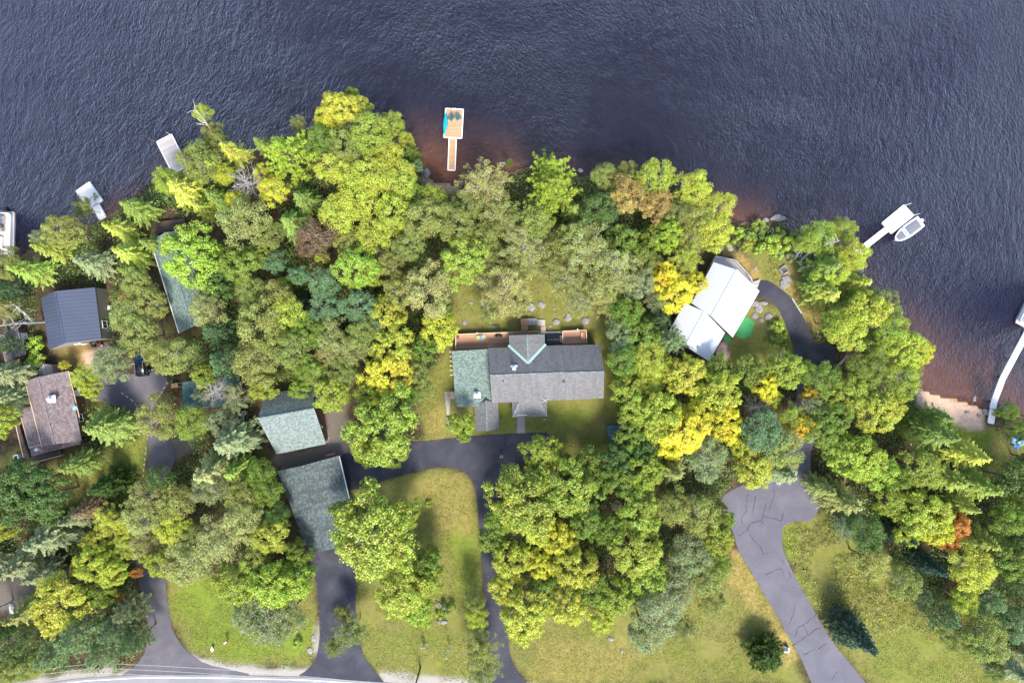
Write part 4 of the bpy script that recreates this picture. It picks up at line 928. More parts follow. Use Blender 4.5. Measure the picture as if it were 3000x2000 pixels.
def grill():
    p = W(1461, 983, DZ); root = thing('barbecue_grill', (p.x, p.y, DZ), 'black barbecue grill standing on the long house deck', 'barbecue')
    b = MB(); b.box((p.x, p.y, DZ + .85), (.75, .5, .35), R_(3)); b.build('firebox', 'black', root, bevel=.04)
    b = MB(); b.tube((p.x - .36, p.y, DZ + 1.03), (p.x + .36, p.y, DZ + 1.03), .27, .27, 14); b.build('lid', 'black', root, True)
    b = MB()
    for s in (-1, 1): b.box((p.x + s * .52, p.y, DZ + .98), (.3, .45, .04), R_(3))
    b.build('side_shelf', 'black', root)
    b = MB()
    for s in (-1, 1):
        for t in (-1, 1): b.tube((p.x + s * .33, p.y + t * .2, DZ), (p.x + s * .33, p.y + t * .2, DZ + .7), .025, .025)
    b.build('stand', 'metal', root)
grill()
p = W(1341, 989, DZ); root = thing('round_stool', (p.x, p.y, DZ), 'little round dark stool at the west corner of the deck', 'stool'); b = MB(); b.tube(p + Vector((0, 0, .4)), p + Vector((0, 0, .46)), .25, .25, 14); b.build('seat', 'darkwood', root)
for k in range(3): a = k * 2.1; b = MB(); b.tube((p.x + .2 * math.cos(a), p.y + .2 * math.sin(a), DZ), (p.x + .12 * math.cos(a), p.y + .12 * math.sin(a), DZ + .42), .02, .02); b.build('leg', 'metal', root)
p0 = W(1619, 994.5, 1.2); root = thing('hot_tub', (p0.x, p0.y, 1.2), 'square hot tub under a folded black cover beside the front gable', 'hot tub')
b = MB(); b.box((p0.x, p0.y, 1.6), (2.15, 1.5, .9)); b.build('tub', 'darkwood', root, bevel=.06)
for s in (-1, 1): b = MB(); b.box((p0.x, p0.y + s * .42, 2.12), (2.25, .82, .12)); b.build('cover', 'black', root, bevel=.04)
b = MB(); b.bar((p0.x - 1.05, p0.y - .02, 2.2), (p0.x + 1.05, p0.y + .03, 2.2), .06, .03); b.build('strap', 'offwhite', root)
p = W(1705.5, 984.5, DZ); root = thing('bench', (p.x, p.y, DZ), 'wooden bench at the east end of the small square deck', 'bench')
b = MB(); b.box((p.x, p.y, DZ + .45), (.5, 1.3, .06)); b.build('seat', 'lime' if 0 else 'cedar', root)
b = MB(); b.box((p.x + .27, p.y, DZ + .7), (.06, 1.3, .5)); b.build('backrest', 'cedar', root)
for s in (-1, 1): b = MB(); b.box((p.x, p.y + s * .55, DZ + .21), (.45, .08, .42)); b.build('leg', 'cedar', root)
def post_lamp(px, py, z, h, label, head='white'):
    p = W(px, py, z + h); root = thing('post_lamp', (p.x, p.y, z), label, 'lamp', 'small lamps on the deck rails'); b = MB(); b.tube((p.x, p.y, z), (p.x, p.y, z + h), .03, .03); b.build('post', 'metal', root); b = MB(); b.tube((p.x, p.y, z + h), (p.x, p.y, z + h + .16), .14, .1, 10); b.build('lamp_head', head, root, True)
post_lamp(1398, 975.3, 1, 2.5, 'small white lamp on the rail behind the lime lounger'); post_lamp(1692, 964.5, 1, 2.4, 'small white lamp on the rail of the square deck')
p = W(1595, 1220 + 8, 1.9); b = MB()
b.tube((p.x, p.y, 1), (p.x, p.y, 2.2), .03, .03); b.bar((p.x - .2, p.y, 2.1), (p.x + .2, p.y, 2.1), .04, .15); single('garden_stake', b, 'white', 'thin white stake with crosspiece just off the porch corner', 'stake')

# rocks
def rock(px, py, r, label, m='rock', sx=1.0, sy=1.0, z=None, hk=.6, seed=None):
    p = W(px, py, 1); z = gz(p.x, p.y) if z is None else z; p = W(px, py, z)
    R = r * (H - z) / F; bm = bmesh.new(); bmesh.ops.create_icosphere(bm, subdivisions=3, radius=1)
    sd_ = Vector((px * .13, py * .17, 0))
    for v in bm.verts:
        d = 1 + .38 * mnoise.noise(v.co * 1.1 + sd_) + .16 * mnoise.noise(v.co * 3 + sd_)
        v.co = Vector((v.co.x * R * sx, v.co.y * R * sy, v.co.z * R * hk)) * d
        if v.co.z > R * hk * .55: v.co.z = R * hk * .55 + (v.co.z - R * hk * .55) * .3
    me = bpy.data.meshes.new('boulder'); bm.to_mesh(me); bm.free(); me.materials.append(M[m])
    o = bpy.data.objects.new('boulder', me); COL.objects.link(o); o.location = (p.x, p.y, z + R * hk * .1); tag(o, label, 'rock')
ROCKS = [(1618, 785, 21, 'biggest pale boulder in the clearing north of the house', 'rock', .8, 1.1), (1415, 887, 9, 'oval pale boulder beside the left branch tips of the sparse pine', 'rock', .7, 1), (1379, 886, 6, 'small low rock left of the oval boulder on the north lawn', 'rock', 1.1, .7),
 (1556, 900, 13, 'grey boulder half under the pine tips, north lawn', 'rock', 1, .9), (1587, 893, 11, 'upright grey boulder beside the pine tips, north lawn', 'rock', .9, 1), (1700, 889, 15, 'white dome topped boulder on the north lawn', 'rock', 1, .7), (1664, 931, 11, 'kite shaped flat rock in the north lawn', 'rock', .85, 1.1), (1630, 943, 11, 'low flat grey rock just above the hot tub', 'rock', 1, .7),
 (1715, 940, 12, 'bluish four cornered rock above the square deck', 'rock', 1, .9), (1360, 945, 8, 'pinkish rock by the bright yellow tree', 'rock', .9, 1), (1612, 955, 5, 'pebble sized pale rock near the boardwalk', 'rock', 1, 1), (1448, 956, 8, 'low mossy rocks above the barbecue', 'rock', 1.2, .6), (1624, 904, 4, 'tiny pale rock right of the upright boulder', 'rock', 1.2, .8),
 (2380, 628, 18, 'angular tan boulder standing in the water off the point', 'rock', 1, .75), (2277, 640, 19, 'long tan boulder at the water edge by the shrubs', 'rock', 1.1, .5), (2242, 645, 9, 'dark round rock awash beside the long tan boulder', 'rock', 1, .7), (2283, 749, 12, 'round grey boulder amid the lime shrubs', 'rock', 1, .9), (2213, 785, 6, 'small pink rock on the golden grass slope', 'rock', .9, 1),
 (2297, 834, 15, 'squarish grey boulder directly under the fire pit', 'rock', .9, .9), (2304, 815, 13, 'flat pale slab between fire pit and squarish boulder', 'rock', 1.2, .7), (2118, 1030, 26, 'huge brown lichen covered boulder against the cottage', 'rockbrown', .85, 1.15), (1807, 1480, 17, 'tan boulder in a dark gap of the trees below the shed', 'rockbrown', 1, 1.1),
 (2886, 1206, 9, 'round grey rock at the foot of the long dock', 'rock', 1, 1), (2832, 1207, 7, 'half buried rock in the beach sand', 'rock', 1.1, .6), (2867, 1216, 6, 'small rock between beach and dock foot', 'rock', 1, .9), (2854, 1168, 7, 'dark stone in the shallow amber water', 'rock', .8, 1.2), (2933, 1200, 15, 'pale slab rock right of the long dock', 'rock', 1.2, .8),
 (2140, 727, 9, 'pale rock among shrubs above the cottage deck', 'rock', 1, 1), (2105, 727, 10, 'grey rock left among shrubs above the cottage deck', 'rock', 1.2, .9), (2203, 693, 11, 'grey rock in the middle of the shore shrubs', 'rock', 1, .8), (2264, 698, 12, 'long grey rock slanting through the shore shrubs', 'rock', .6, 1.3), (2212, 890, 12, 'pale stone slab nearest the cottage wall', 'rock', 1.2, .7), (2224, 905, 13, 'square grey slab in the stone terrace', 'rock', .9, 1),
 (2252, 926, 12, 'white stone at the right end of the terrace', 'rock', 1.1, .8), (2210, 925, 9, 'small white stone in the lower terrace', 'rock', 1, .9), (2236, 888, 9, 'long white stone at the drive side of the terrace', 'rock', 1.4, .6), (2230, 938, 8, 'low terrace stone beside the green mat', 'rock', 1, .8), (2250, 962, 5, 'small stone next to the round clipped shrub', 'rock', 1, 1),
 (1475, 478, 9, 'dark stone at the water by the lone little conifer', 'rock', 1.4, .6), (1700, 500, 8, 'small shoreline rock right of the big bright pine', 'rock', 1, .8), (1250, 508, 12, 'dark wet rock at the left end of the small beach', 'rock', .8, 1.2), (2520, 790, 9, 'white sunlit rock on the shore under the birches', 'rock', 1, 1.4),
 (1285, 1772, 9, 'pinkish garden rock beside the white bench', 'rock', 1, 1), (1310, 1780, 8, 'round garden rock in the flower bed', 'rock', 1, 1), (1296, 1820, 11, 'long low rock at the foot of the flower bed', 'rock', 1.5, .5), (918, 1868, 7, 'pale edging stone at the lower left drive', 'rock', 1, 1.3), (908, 1905, 8, 'pale edging stone lowest along the left drive', 'rock', 1, 1.2),
 (1790, 1870, 7, 'white stone at the foot of the grey-green thicket', 'rock', 1.3, .8), (1822, 1905, 6, 'small white stone on the lower lawn edge', 'rock', .7, 1.1), (800, 1817, 5, 'small pale rock under the sparse grey-green tree', 'rock', 1, 1), (778, 1873, 6, 'pinkish rock on the bright lower left lawn', 'rock', 1, .8), (710, 1847, 5, 'little rock at the left of the bright lawn trees', 'rock', 1, 1)]
for r in ROCKS: rock(r[0], r[1], r[2], r[3], r[4], r[5], r[6])
# fire pit
p = W(2295, 792, 1); root = thing('fire_pit', (p.x, p.y, 1), 'square stone fire pit full of ash on the golden grass', 'fire pit')
b = MB()
for k in range(4):
    a = R_(35 + 90 * k); q = Vector((p.x + .55 * math.cos(a), p.y + .55 * math.sin(a), 1.2)); t_ = Vector((-math.sin(a), math.cos(a), 0))
    for j in (-1, 0, 1): b.box(q + t_ * j * .42, (.38, .3, .42), a + R_(90) + random.uniform(-.1, .1))
b.build('stone_ring', 'rock', root, bevel=.03); b = MB(); b.box((p.x, p.y, 1.08), (.9, .9, .1), R_(35)); b.build('ash_bed', 'ash', root)
# green mats, lawn signs and posts
b = MB(); b.prism(smooth_poly(poly_world([(2178, 935), (2187, 927), (2211, 945), (2205, 968), (2197, 985), (2174, 993), (2153, 983)], 1.03)), 1.0, 1.06); single('turf_mat', b, 'tarpgreen', 'larger bright green mat along the cottage wall', 'mat')
b = MB(); b.prism(poly_world([(2115, 997), (2127, 980), (2140, 983), (2139, 1000), (2131, 1007)], 1.03), 1.0, 1.06); single('turf_mat', b, 'tarpgreen', 'smaller green mat in the notch of the cottage', 'mat')
def pole(name, base, h, r, m, label, cat): b = MB(); p = W(*base, 1); b.tube(p, p + Vector((0, 0, h)), r, r * .7, 10); return single(name, b, m, label, cat, smooth=False)
p = W(1317, 1886, 1); root = thing('flagpole', (p.x, p.y, 1), 'bare white flagpole on the lower middle lawn', 'flagpole'); b = MB(); b.tube(p, p + Vector((0, 0, 5.3)), .10, .07, 10); b.build('pole', 'white', root); b = MB(); b.tube(p + Vector((0, 0, 2.4)), p + Vector((0, 0, 2.5)), .12, .12, 10); b.build('collar', 'metal', root)
p = W(1243, 1882, 1); root = thing('sign_post', (p.x, p.y, 1), 'white and dark double sign post on the lower middle lawn', 'sign'); b = MB()
for s in (-.22, .22): b.bar((p.x + s, p.y, 1), (p.x + s, p.y, 3.0), .09, .09)
b.build('post', 'white', root); b = MB(); b.bar((p.x - .3, p.y, 2.55), (p.x + .3, p.y, 2.55), .08, .7); b.build('panel', 'offwhite', root); b = MB(); b.bar((p.x, p.y - .1, 1.1), (p.x, p.y - .1, 3.05), .12, .1); b.build('centre_bar', 'navycloth', root)
p = W(1254, 1772, 1); root = thing('garden_bench', (p.x, p.y, 1), 'white garden bench at the edge of the leafy lawn tree', 'bench'); b = MB(); b.box((p.x, p.y, 1.45), (.95, .5, .06), .15); b.build('seat', 'white', root); b = MB(); b.box((p.x + .03, p.y + .28, 1.75), (.95, .06, .5), .15); b.build('backrest', 'white', root)
for s in (-1, 1): b = MB(); b.box((p.x + s * .42, p.y, 1.22), (.07, .5, .42), .15); b.build('leg', 'white', root)
p = W(622, 1901, 1.6); root = thing('yard_sign', (p.x, p.y, 1), 'white diamond shaped yard sign on the bright lower left lawn', 'sign'); b = MB(); b.tube((p.x, p.y, 1), (p.x, p.y, 1.8), .03, .03); b.build('post', 'metal', root); b = MB(); b.face([(p.x - .3, p.y, 1.7), (p.x, p.y - .5, 1.62), (p.x + .3, p.y, 1.7), (p.x, p.y + .5, 1.78)], a=.5); b.face([(p.x - .3, p.y, 1.66), (p.x, p.y + .5, 1.74), (p.x + .3, p.y, 1.66), (p.x, p.y - .5, 1.58)], a=.5); b.build('panel', 'white', root)
p = W(668, 1872, 1); root = thing('mailbox', (p.x, p.y, 1), 'dark post with a red and white box on the bright lower left lawn', 'mailbox'); b = MB(); b.bar((p.x, p.y, 1), (p.x, p.y, 2.3), .12, .12); b.build('post', 'darkwood', root); b = MB(); b.box((p.x + .15, p.y + .1, 2.35), (.7, .35, .3), .7); b.build('box', 'red', root, bevel=.03); b = MB(); b.box((p.x + .15, p.y + .1, 2.53), (.5, .2, .05), .7); b.build('lid', 'white', root)
p = W(2299, 1897, 1); root = thing('utility_box', (p.x, p.y, 1), 'white and teal utility box between the dark pine bush and the cracked drive', 'utility box'); b = MB(); b.box((p.x, p.y, 1.4), (1.0, .85, .8), -.15); b.build('cabinet', 'white', root, bevel=.04); b = MB(); b.box((p.x - .1, p.y + .05, 1.84), (.75, .6, .08), -.15); b.build('lid', 'tealroof', root, bevel=.02); b = MB(); b.box((p.x + .25, p.y + .5, 1.45), (.2, .2, .9)); b.build('conduit', 'black', root)
for i, (x, y, h, lb) in enumerate(((2155, 1878, 2.6, 'white stake left of the dark pine bush'), (2192, 1901, 4.6, 'longer of two leaning white stakes at the dark pine bush'), (2194, 1914, 2.4, 'shorter of two leaning white stakes at the dark pine bush'), (2491, 1934, .5, 'tiny white marker peg on the verge of the cracked drive'))):
    b = MB(); p = W(x, y, 1); b.tube(p, p + Vector((-.25 if i == 1 else 0, -.4 if i == 1 else 0, h * .75)), .045, .035, 8); single('marker_stake', b, 'offwhite', lb, 'stake')
# lamp post and tarp, lower left
p = W(38, 1801, 1); root = thing('curved_lamp_post', (p.x, p.y, 1), 'curved pale lamp post beside the white tarp, lower left', 'lamp post'); b = MB(); pts = [p, p + Vector((-.15, -.1, 1.2)), p + Vector((-.5, -.5, 2.1)), p + Vector((-.9, -1.1, 2.5))]
for i in range(3): b.tube(pts[i], pts[i + 1], .05, .05, 8)
b.build('post', 'metal', root, True); b = MB(); b.tube(pts[3] + Vector((0, 0, .1)), pts[3] + Vector((0, 0, -.12)), .12, .28, 12); b.build('lamp_head', 'white', root, True)
def tarp():
    b = MB(); P = [(31, 1768), (38, 1766), (45, 1773), (49, 1782), (57, 1788), (57, 1796), (49, 1798), (41, 1792), (36, 1797), (32, 1795), (34, 1786), (31, 1778)]
    pw_ = poly_world(P); cx = sum(p[0] for p in pw_) / len(pw_); cy = sum(p[1] for p in pw_) / len(pw_); rings = []
    for k, z in ((1, 1.02), (.93, 1.35), (.7, 1.62), (.35, 1.8), (.02, 1.78)): rings.append([(cx + (x - cx) * k, cy + (y - cy) * k, z + random.uniform(-.08, .08)) for x, y in pw_])
    for i in range(4):
        for j in range(len(P)): n_ = (j + 1) % len(P); b.face([rings[i][n_], rings[i][j], rings[i + 1][j], rings[i + 1][n_]], a=.5)
    single('covered_pile', b, 'white', 'crumpled white tarp over a pile on the dirt, lower left', 'tarp')
tarp()
# quad bike beside the dark cabin
p = W(287, 1004, 1); root = thing('quad_bike', (p.x, p.y, 1), 'dark machine with red trim parked against the dark roofed cabin', 'quad bike'); d = Vector((.97, .22, 0)); s = Vector((-.22, .97, 0))
b = MB(); b.bar(p - d * .8 + Vector((0, 0, .62)), p + d * .8 + Vector((0, 0, .62)), .45, .3); b.build('body', 'black', root, bevel=.05)
for u in (-.62, .62):
    b = MB(); b.bar(p + d * u - s * .5 + Vector((0, 0, .72)), p + d * u + s * .5 + Vector((0, 0, .72)), .5, .07); b.build('mudguard', 'red' if u > 0 else 'black', root)
    for v in (-.48, .48): b = MB(); q = p + d * u + s * v + Vector((0, 0, .3)); b.tube(q - s * .12, q + s * .12, .3, .3, 14); b.build('wheel', 'black', root, True)
b = MB(); q = p + d * .3 + Vector((0, 0, 1.05)); b.tube(q - s * .4, q + s * .4, .03, .03); b.tube(q, q - Vector((0, 0, .4)), .04, .04); b.build('handlebar', 'metal', root)
b = MB(); b.bar(p - d * .5 + Vector((0, 0, .85)), p + d * .05 + Vector((0, 0, .82)), .3, .14); b.build('seat', 'grey', root, bevel=.03)
b = MB(); q = W(300, 1014, 1); b.tube(q + Vector((0, 0, .05)), q + Vector((.2, .1, .6)), .3, .22, 10); single('bucket', b, 'offwhite', 'pale bucket beside the dark machine at the cabin', 'bucket')
# cart by the teal shed
p = W(517, 1128, 1); root = thing('garden_cart', (p.x, p.y, 1), 'wooden garden cart with red wheel beside the teal shed', 'cart'); b = MB(); b.box((p.x, p.y, 1.55), (1.1, .8, .3), .15); b.build('tray', 'cedar', root); b = MB(); q = p + Vector((-.7, -.3, .3)); b.tube(q - Vector((0, .1, 0)), q + Vector((0, .1, 0)), .3, .3, 12); b.build('wheel', 'red', root); b = MB()
for t in (-.3, .3): b.bar(p + Vector((.4, t, .5)), p + Vector((1.2, t + .1, .75)), .06, .06)
b.build('handle', 'railwood', root)
b = MB(); q = W(500, 1122, 1); b.box((q.x, q.y, 1.25), (.55, .5, .5), .3); single('crate', b, 'darkwood', 'dark crate left of the garden cart', 'crate', bevel=.02)
p = W(720, 1208, 1); root = thing('barrel', (p.x, p.y, 1), 'pale round barrel in the gap left of the green garage', 'barrel'); b = MB(); b.tube(p, p + Vector((0, 0, .9)), .38, .4, 16); b.build('body', 'offwhite', root); b = MB(); b.tube(p + Vector((0, 0, .9)), p + Vector((0, 0, .93)), .28, .28, 16); b.build('lid', 'midgrey', root)
def hose():
    p = W(957, 1287, 1.02); b = MB(); pr_ = None
    for k in range(15):
        a = R_(20 + 22 * k); q = Vector((p.x + .42 * math.cos(a), p.y + .42 * math.sin(a), 1.06))
        if pr_ is not None: b.tube(pr_, q, .06, .06, 6)
        pr_ = q
    single('hose_ring', b, 'offwhite', 'pale coiled hose at the lower right corner of the green garage', 'hose', smooth=True)
hose()
for i, (x, y, dx, dy, h, m_, lb) in enumerate(((931, 1176, .9, 2.4, .85, 'darkteal', 'dark workbench along the doors of the green garage'), (942, 1214, .7, 1.1, .8, 'offwhite', 'white chest beside the workbench at the green garage'))):
    p = W(x, y, 1); root = thing('workbench' if i == 0 else 'storage_chest', (p.x, p.y, 1), lb, 'workbench' if i == 0 else 'chest'); b = MB(); b.box((p.x, p.y, 1 + h - .03), (dx, dy, .07), .2); b.build('top' if i == 0 else 'lid', m_, root)
    b = MB(); b.box((p.x, p.y, 1 + h / 2 - .04), (dx * .85, dy * .92, h - .12), .2); b.build('cabinet' if i == 0 else 'box', 'brownwall' if i == 0 else 'white', root)
p = W(58, 1340, 1); root = thing('white_machine', (p.x, p.y, 1), 'small white and dark machine at the corner of the brown house deck', 'machine'); b = MB(); b.box((p.x, p.y, 1.5), (.9, 1.3, .8), .2); b.build('body', 'white', root, bevel=.05); b = MB(); b.box((p.x, p.y, 1.93), (.5, .8, .1), .2); b.build('lid', 'black', root)
b = MB(); p = W(970, 1330, 1); b.box((p.x, p.y, 1.3), (1.6, .4, .5), .25); single('red_bench', b, 'pink', 'small faded red box behind the long garage', 'box', bevel=.04)
b = MB()
for i in range(5): a_, c_ = (2320, 873), (2348, 918); b.bar(W(a_[0] + (c_[0] - a_[0]) * i / 5, a_[1] + (c_[1] - a_[1]) * i / 5, 1.1), W(a_[0] + (c_[0] - a_[0]) * (i + .95) / 5, a_[1] + (c_[1] - a_[1]) * (i + .95) / 5, 1.1), .16, .18)
single('kerb_timber', b, 'offwhite', 'white timber edging along the outside of the upper drive bend', 'edging')

# utility poles and wires
def upole(px, py, h, label):
    p = W(px, py, 1); root = thing('utility_pole', (p.x, p.y, 1), label, 'utility pole', 'utility poles'); b = MB(); b.tube(p, p + Vector((0, 0, h)), .16, .11, 10); b.build('pole', 'darkwood', root)
    b = MB(); b.bar(p + Vector((-.2, .9, h - .7)), p + Vector((.2, -.9, h - .7)), .1, .12); b.build('crossarm', 'darkwood', root)
    for t in (-.8, 0, .8): b = MB(); q = p + Vector((.02, t, h - .64)); b.tube(q, q + Vector((0, 0, .2)), .05, .04, 8); b.build('insulator', 'offwhite', root)
    return p + Vector((0, 0, h - .4))
t1 = upole(351, 1902, 7.0, 'utility pole rising through the blue-green pine at the lower left road'); t2 = upole(1232, 1953, 9.0, 'dark utility pole on the verge between the new drives')
t0 = W(-400, 2060, 8); t3 = W(2300, 2200, 10)
root = thing('power_line', (t1.x, t1.y, 10), 'thin pale power lines slung above the road along the bottom edge', 'power line')
for off in (-.8, 0, .8):
    b = MB()
    for a_, c_ in ((t0, t1), (t1, t2), (t2, t3)):
        pr_ = None
        for k in range(17):
            t = k / 16; q = a_.lerp(c_, t) + Vector((0, off, -1.1 * 4 * t * (1 - t)))
            if pr_ is not None: b.tube(pr_, q, .028, .028, 4, cap=False)
            pr_ = q
    b.build('wire', 'offwhite', root)

# ------------------------------------------------------------------ trees
def leaf_mesh(name, C, N, S, A, V, Wt):
    """C centres, N normals, S half sizes (n,2), A long axis hint, V and Wt tint attributes; one diamond leaf each"""
    n = len(C); N = N / (np.linalg.norm(N, axis=1, keepdims=True) + 1e-9)
    T = A - N * np.sum(A * N, 1, keepdims=True); T /= (np.linalg.norm(T, axis=1, keepdims=True) + 1e-9); B = np.cross(N, T)
    v = np.stack([C + T * S[:, :1], C + B * S[:, 1:], C - T * S[:, :1], C - B * S[:, 1:]], 1).reshape(-1, 3)
    me = bpy.data.meshes.new(name); fast_mesh(me, v, np.arange(n * 4).reshape(n, 4))
    for nm, d in (('v', V), ('w', Wt)): at = me.attributes.new(nm, 'FLOAT', 'FACE'); at.data.foreach_set('value', d.astype(np.float32))
    me.materials.append(M['leaf']); return me
def rdir(n): d = rng.normal(size=(n, 3)); return d / np.linalg.norm(d, axis=1, keepdims=True)
def limb_mesh(name, paths, mat):
    b = MB()
    for pts, r0, r1 in paths:
        k = len(pts) - 1
        for i in range(k): a = r0 + (r1 - r0) * i / k; c = r0 + (r1 - r0) * (i + 1) / k; b.tube(pts[i], pts[i + 1], a, c, 6 if a > .08 else 4, cap=False)
    me = bpy.data.meshes.new(name); me.from_pydata(b.v, [], b.f); me.materials.append(M[mat]); me.shade_smooth(); return me
def bend(p, q, k, w=.12):
    p, q = Vector(p), Vector(q); L = (q - p).length; out = [p]
    for i in range(1, k): out.append(p.lerp(q, i / k) + Vector((random.uniform(-1, 1), random.uniform(-1, 1), random.uniform(-.6, 1))) * L * w)
    return out + [q]

def crown_shape(nl, Rx, zc, az, irr, seed, zmin=-.45):
    """lobe centres filling an uneven crown"""
    r_ = np.random.default_rng(seed); ph = r_.uniform(0, 6.28, 4); out = []; k = 0
    while len(out) < nl:
        k += 1; g = (k + .5) / (nl * 1.7); z = 1 - 2 * g if g < 1 else r_.uniform(-.4, 1); th = k * 2.39996 + r_.normal() * .25
        if z < zmin: z = r_.uniform(zmin, 1)
        rr = math.sqrt(max(0, 1 - z * z)); f = 1 + irr * (math.sin(2 * th + ph[0]) * .5 + math.sin(3 * th + ph[1]) * .6 + math.sin(5 * th + ph[2]) * .35)
        s = r_.uniform(.62, .86); out.append((Rx * f * rr * s * math.cos(th), Rx * f * rr * s * math.sin(th), zc + az * z * s))
    return np.array(out)
def proto_broad(i, puff):
    R0, zc, az = 5.0, 9.0, 4.3; nl = 30 if puff else 34; L = crown_shape(nl, R0, zc, az * rng.uniform(.85, 1.15), .14 + .035 * (i % 5), 100 + i)
    L = np.vstack([L, rng.normal(size=(6, 3)) * [1.4, 1.4, 1.0] + [0, 0, zc + 1]])
    C = []; N = []; V = []
    for li, l in enumerate(L):
        lv = rng.random(); rl = rng.uniform(.85, 1.8)
        out = l - np.array([0, 0, zc - 2]); out /= np.linalg.norm(out)
        if puff:
            for k in range(17):
                d = rdir(1)[0]; d = d + out * .9 + np.array([0, 0, .35]); d /= np.linalg.norm(d); pc = l + d * rl * rng.uniform(.45, 1.0); pr = rng.uniform(.28, .52); pv = rng.random(); n = 27
                dd = rdir(n) + d * .5 + [0, 0, .25]; dd /= np.linalg.norm(dd, axis=1, keepdims=True); st = 1 + np.abs(dd @ d)[:, None] * rng.uniform(.1, .9)
                C.append(pc + dd * st * pr * rng.uniform(.55, 1.12, (n, 1))); N.append(dd + rdir(n) * .7); V.append(np.full(n, lv * .5 + pv * .5))
        else:
            n = 360; dd = rdir(n) + out * .45 + [0, 0, .2]; dd /= np.linalg.norm(dd, axis=1, keepdims=True)
            q = l + dd * rl * (rng.random((n, 1)) ** .45) * [1, 1, .8]; nz = np.array([mnoise.noise(Vector(p * 1.3)) for p in q]); keep = nz > -.22
            q = q[keep]; C.append(q); N.append(dd[keep] * .6 + rdir(len(q)) * .8 + [0, 0, .35]); V.append(np.clip(lv * .7 + nz[keep] * .5 + .15, 0, 1))
    C = np.vstack(C); N = np.vstack(N); V = np.concatenate(V); n = len(C); s = .115 if puff else .102
    S = np.stack([rng.uniform(.8, 1.3, n) * s * 1.15, rng.uniform(.8, 1.3, n) * s * .85], 1)
    cm = leaf_mesh('crown', C, N, S, rdir(n), V, rng.random(n))
    paths = [(bend((0, 0, 0), (.2, .1, zc - 1.5), 4, .02), .26, .17)]
    for l in L[::2]:
        st = Vector((.1, .1, random.uniform(4, zc - 1))); paths.append((bend(st, Vector(l) * .95 + Vector((0, 0, -.3)), 4, .06), .11, .03))
        for k in range(2): e = Vector(l) + Vector(rdir(1)[0]) * 1.3; paths.append((bend(Vector(l) * .8 + st * .2, e, 3, .08), .045, .012))
    return cm, paths
def proto_pine(i, R0=5.0, Ht=14.0, z0=4.5, nb=62, conic=.75, tuft=.5, per=19, rise=.32, lw=.065):
    C = []; N = []; A = []; V = []; paths = [(bend((0, 0, 0), (0, 0, Ht * .97), 6, .006), .24, .03)]
    for k in range(nb):
        t = k / nb; z = z0 + (Ht - z0) * t; th = k * 2.39996 + rng.normal() * .2; L = R0 * max(.12, (1 - t) ** conic) * rng.uniform(.72, 1.08); d = np.array([math.cos(th), math.sin(th), 0]); bv = rng.random()
        tip = np.array([0, 0, z]) + d * L + [0, 0, L * rise]; paths.append(([Vector((0, 0, z)), Vector((np.array([0, 0, z]) + d * L * .55 + [0, 0, L * rise * .3]).tolist()), Vector(tip.tolist())], .05, .012))
        nt = max(3, int(L * 2.7))
        for j in range(nt):
            u = .28 + .72 * (j + rng.random()) / nt; side = np.array([-d[1], d[0], 0]) * rng.uniform(-1, 1) * .34 * L * (1.08 - u)
            pc = np.array([0, 0, z]) + d * L * u + side + [0, 0, L * rise * u * u]; dd = rdir(per) + d * .9 + [0, 0, .75]; dd /= np.linalg.norm(dd, axis=1, keepdims=True)
            C.append(pc + dd * tuft * .5); A.append(dd); N.append(np.cross(dd, rdir(per))); V.append(np.full(per, bv * .5 + rng.random() * .5))
    C = np.vstack(C); n = len(C); S = np.stack([rng.uniform(.8, 1.2, n) * tuft * .55, rng.uniform(.8, 1.2, n) * lw], 1)
    return leaf_mesh('crown', C, np.vstack(N) + [0, 0, .3], S, np.vstack(A), np.concatenate(V), rng.random(n)), paths
def proto_hem(i, R0=5.0, Ht=14.0, z0=2.5, nb=105, droop=.16, conic=.7):
    C = []; N = []; A = []; V = []; paths = [(bend((0, 0, 0), (0, 0, Ht * .96), 5, .008), .22, .03)]
    for k in range(nb):
        t = (k / nb) ** 1.1; z = z0 + (Ht - z0) * t; th = k * 2.39996 + rng.normal() * .25; L = R0 * max(.1, (1 - t) ** conic) * rng.uniform(.6, 1.12); d = np.array([math.cos(th), math.sin(th), 0]); s = np.array([-d[1], d[0], 0]); bv = rng.random()
        n = int(26 + L * 17); u = rng.random(n) ** .7; wid = (.36 * L + .25) * (1.03 - u) * rng.uniform(-1, 1, n)
        pc = np.array([0, 0, z]) + d * (L * u)[:, None] + s * wid[:, None] + np.array([0, 0, 1.]) * (L * (.22 * u - droop * 2.2 * u * u) - np.abs(wid) * .25 + rng.normal(size=n) * .06)[:, None]
        dd = d + s * np.sign(wid)[:, None] * .5 + rdir(n) * .25 - [0, 0, .15]; C.append(pc); A.append(dd); N.append(rdir(n) * .45 + [0, 0, 1] + d * .3); V.append(np.clip(bv * .6 + u * .4 + rng.normal(size=n) * .06, 0, 1))
        if k % 2: paths.append(([Vector((0, 0, z)), Vector((d * L * .8 + [0, 0, z + L * .05]).tolist())], .035, .012))
    C = np.vstack(C); n = len(C); S = np.stack([rng.uniform(.7, 1.3, n) * .21, rng.uniform(.7, 1.3, n) * .085], 1)
    return leaf_mesh('crown', C, np.vstack(N), S, np.vstack(A), np.concatenate(V), rng.random(n)), paths
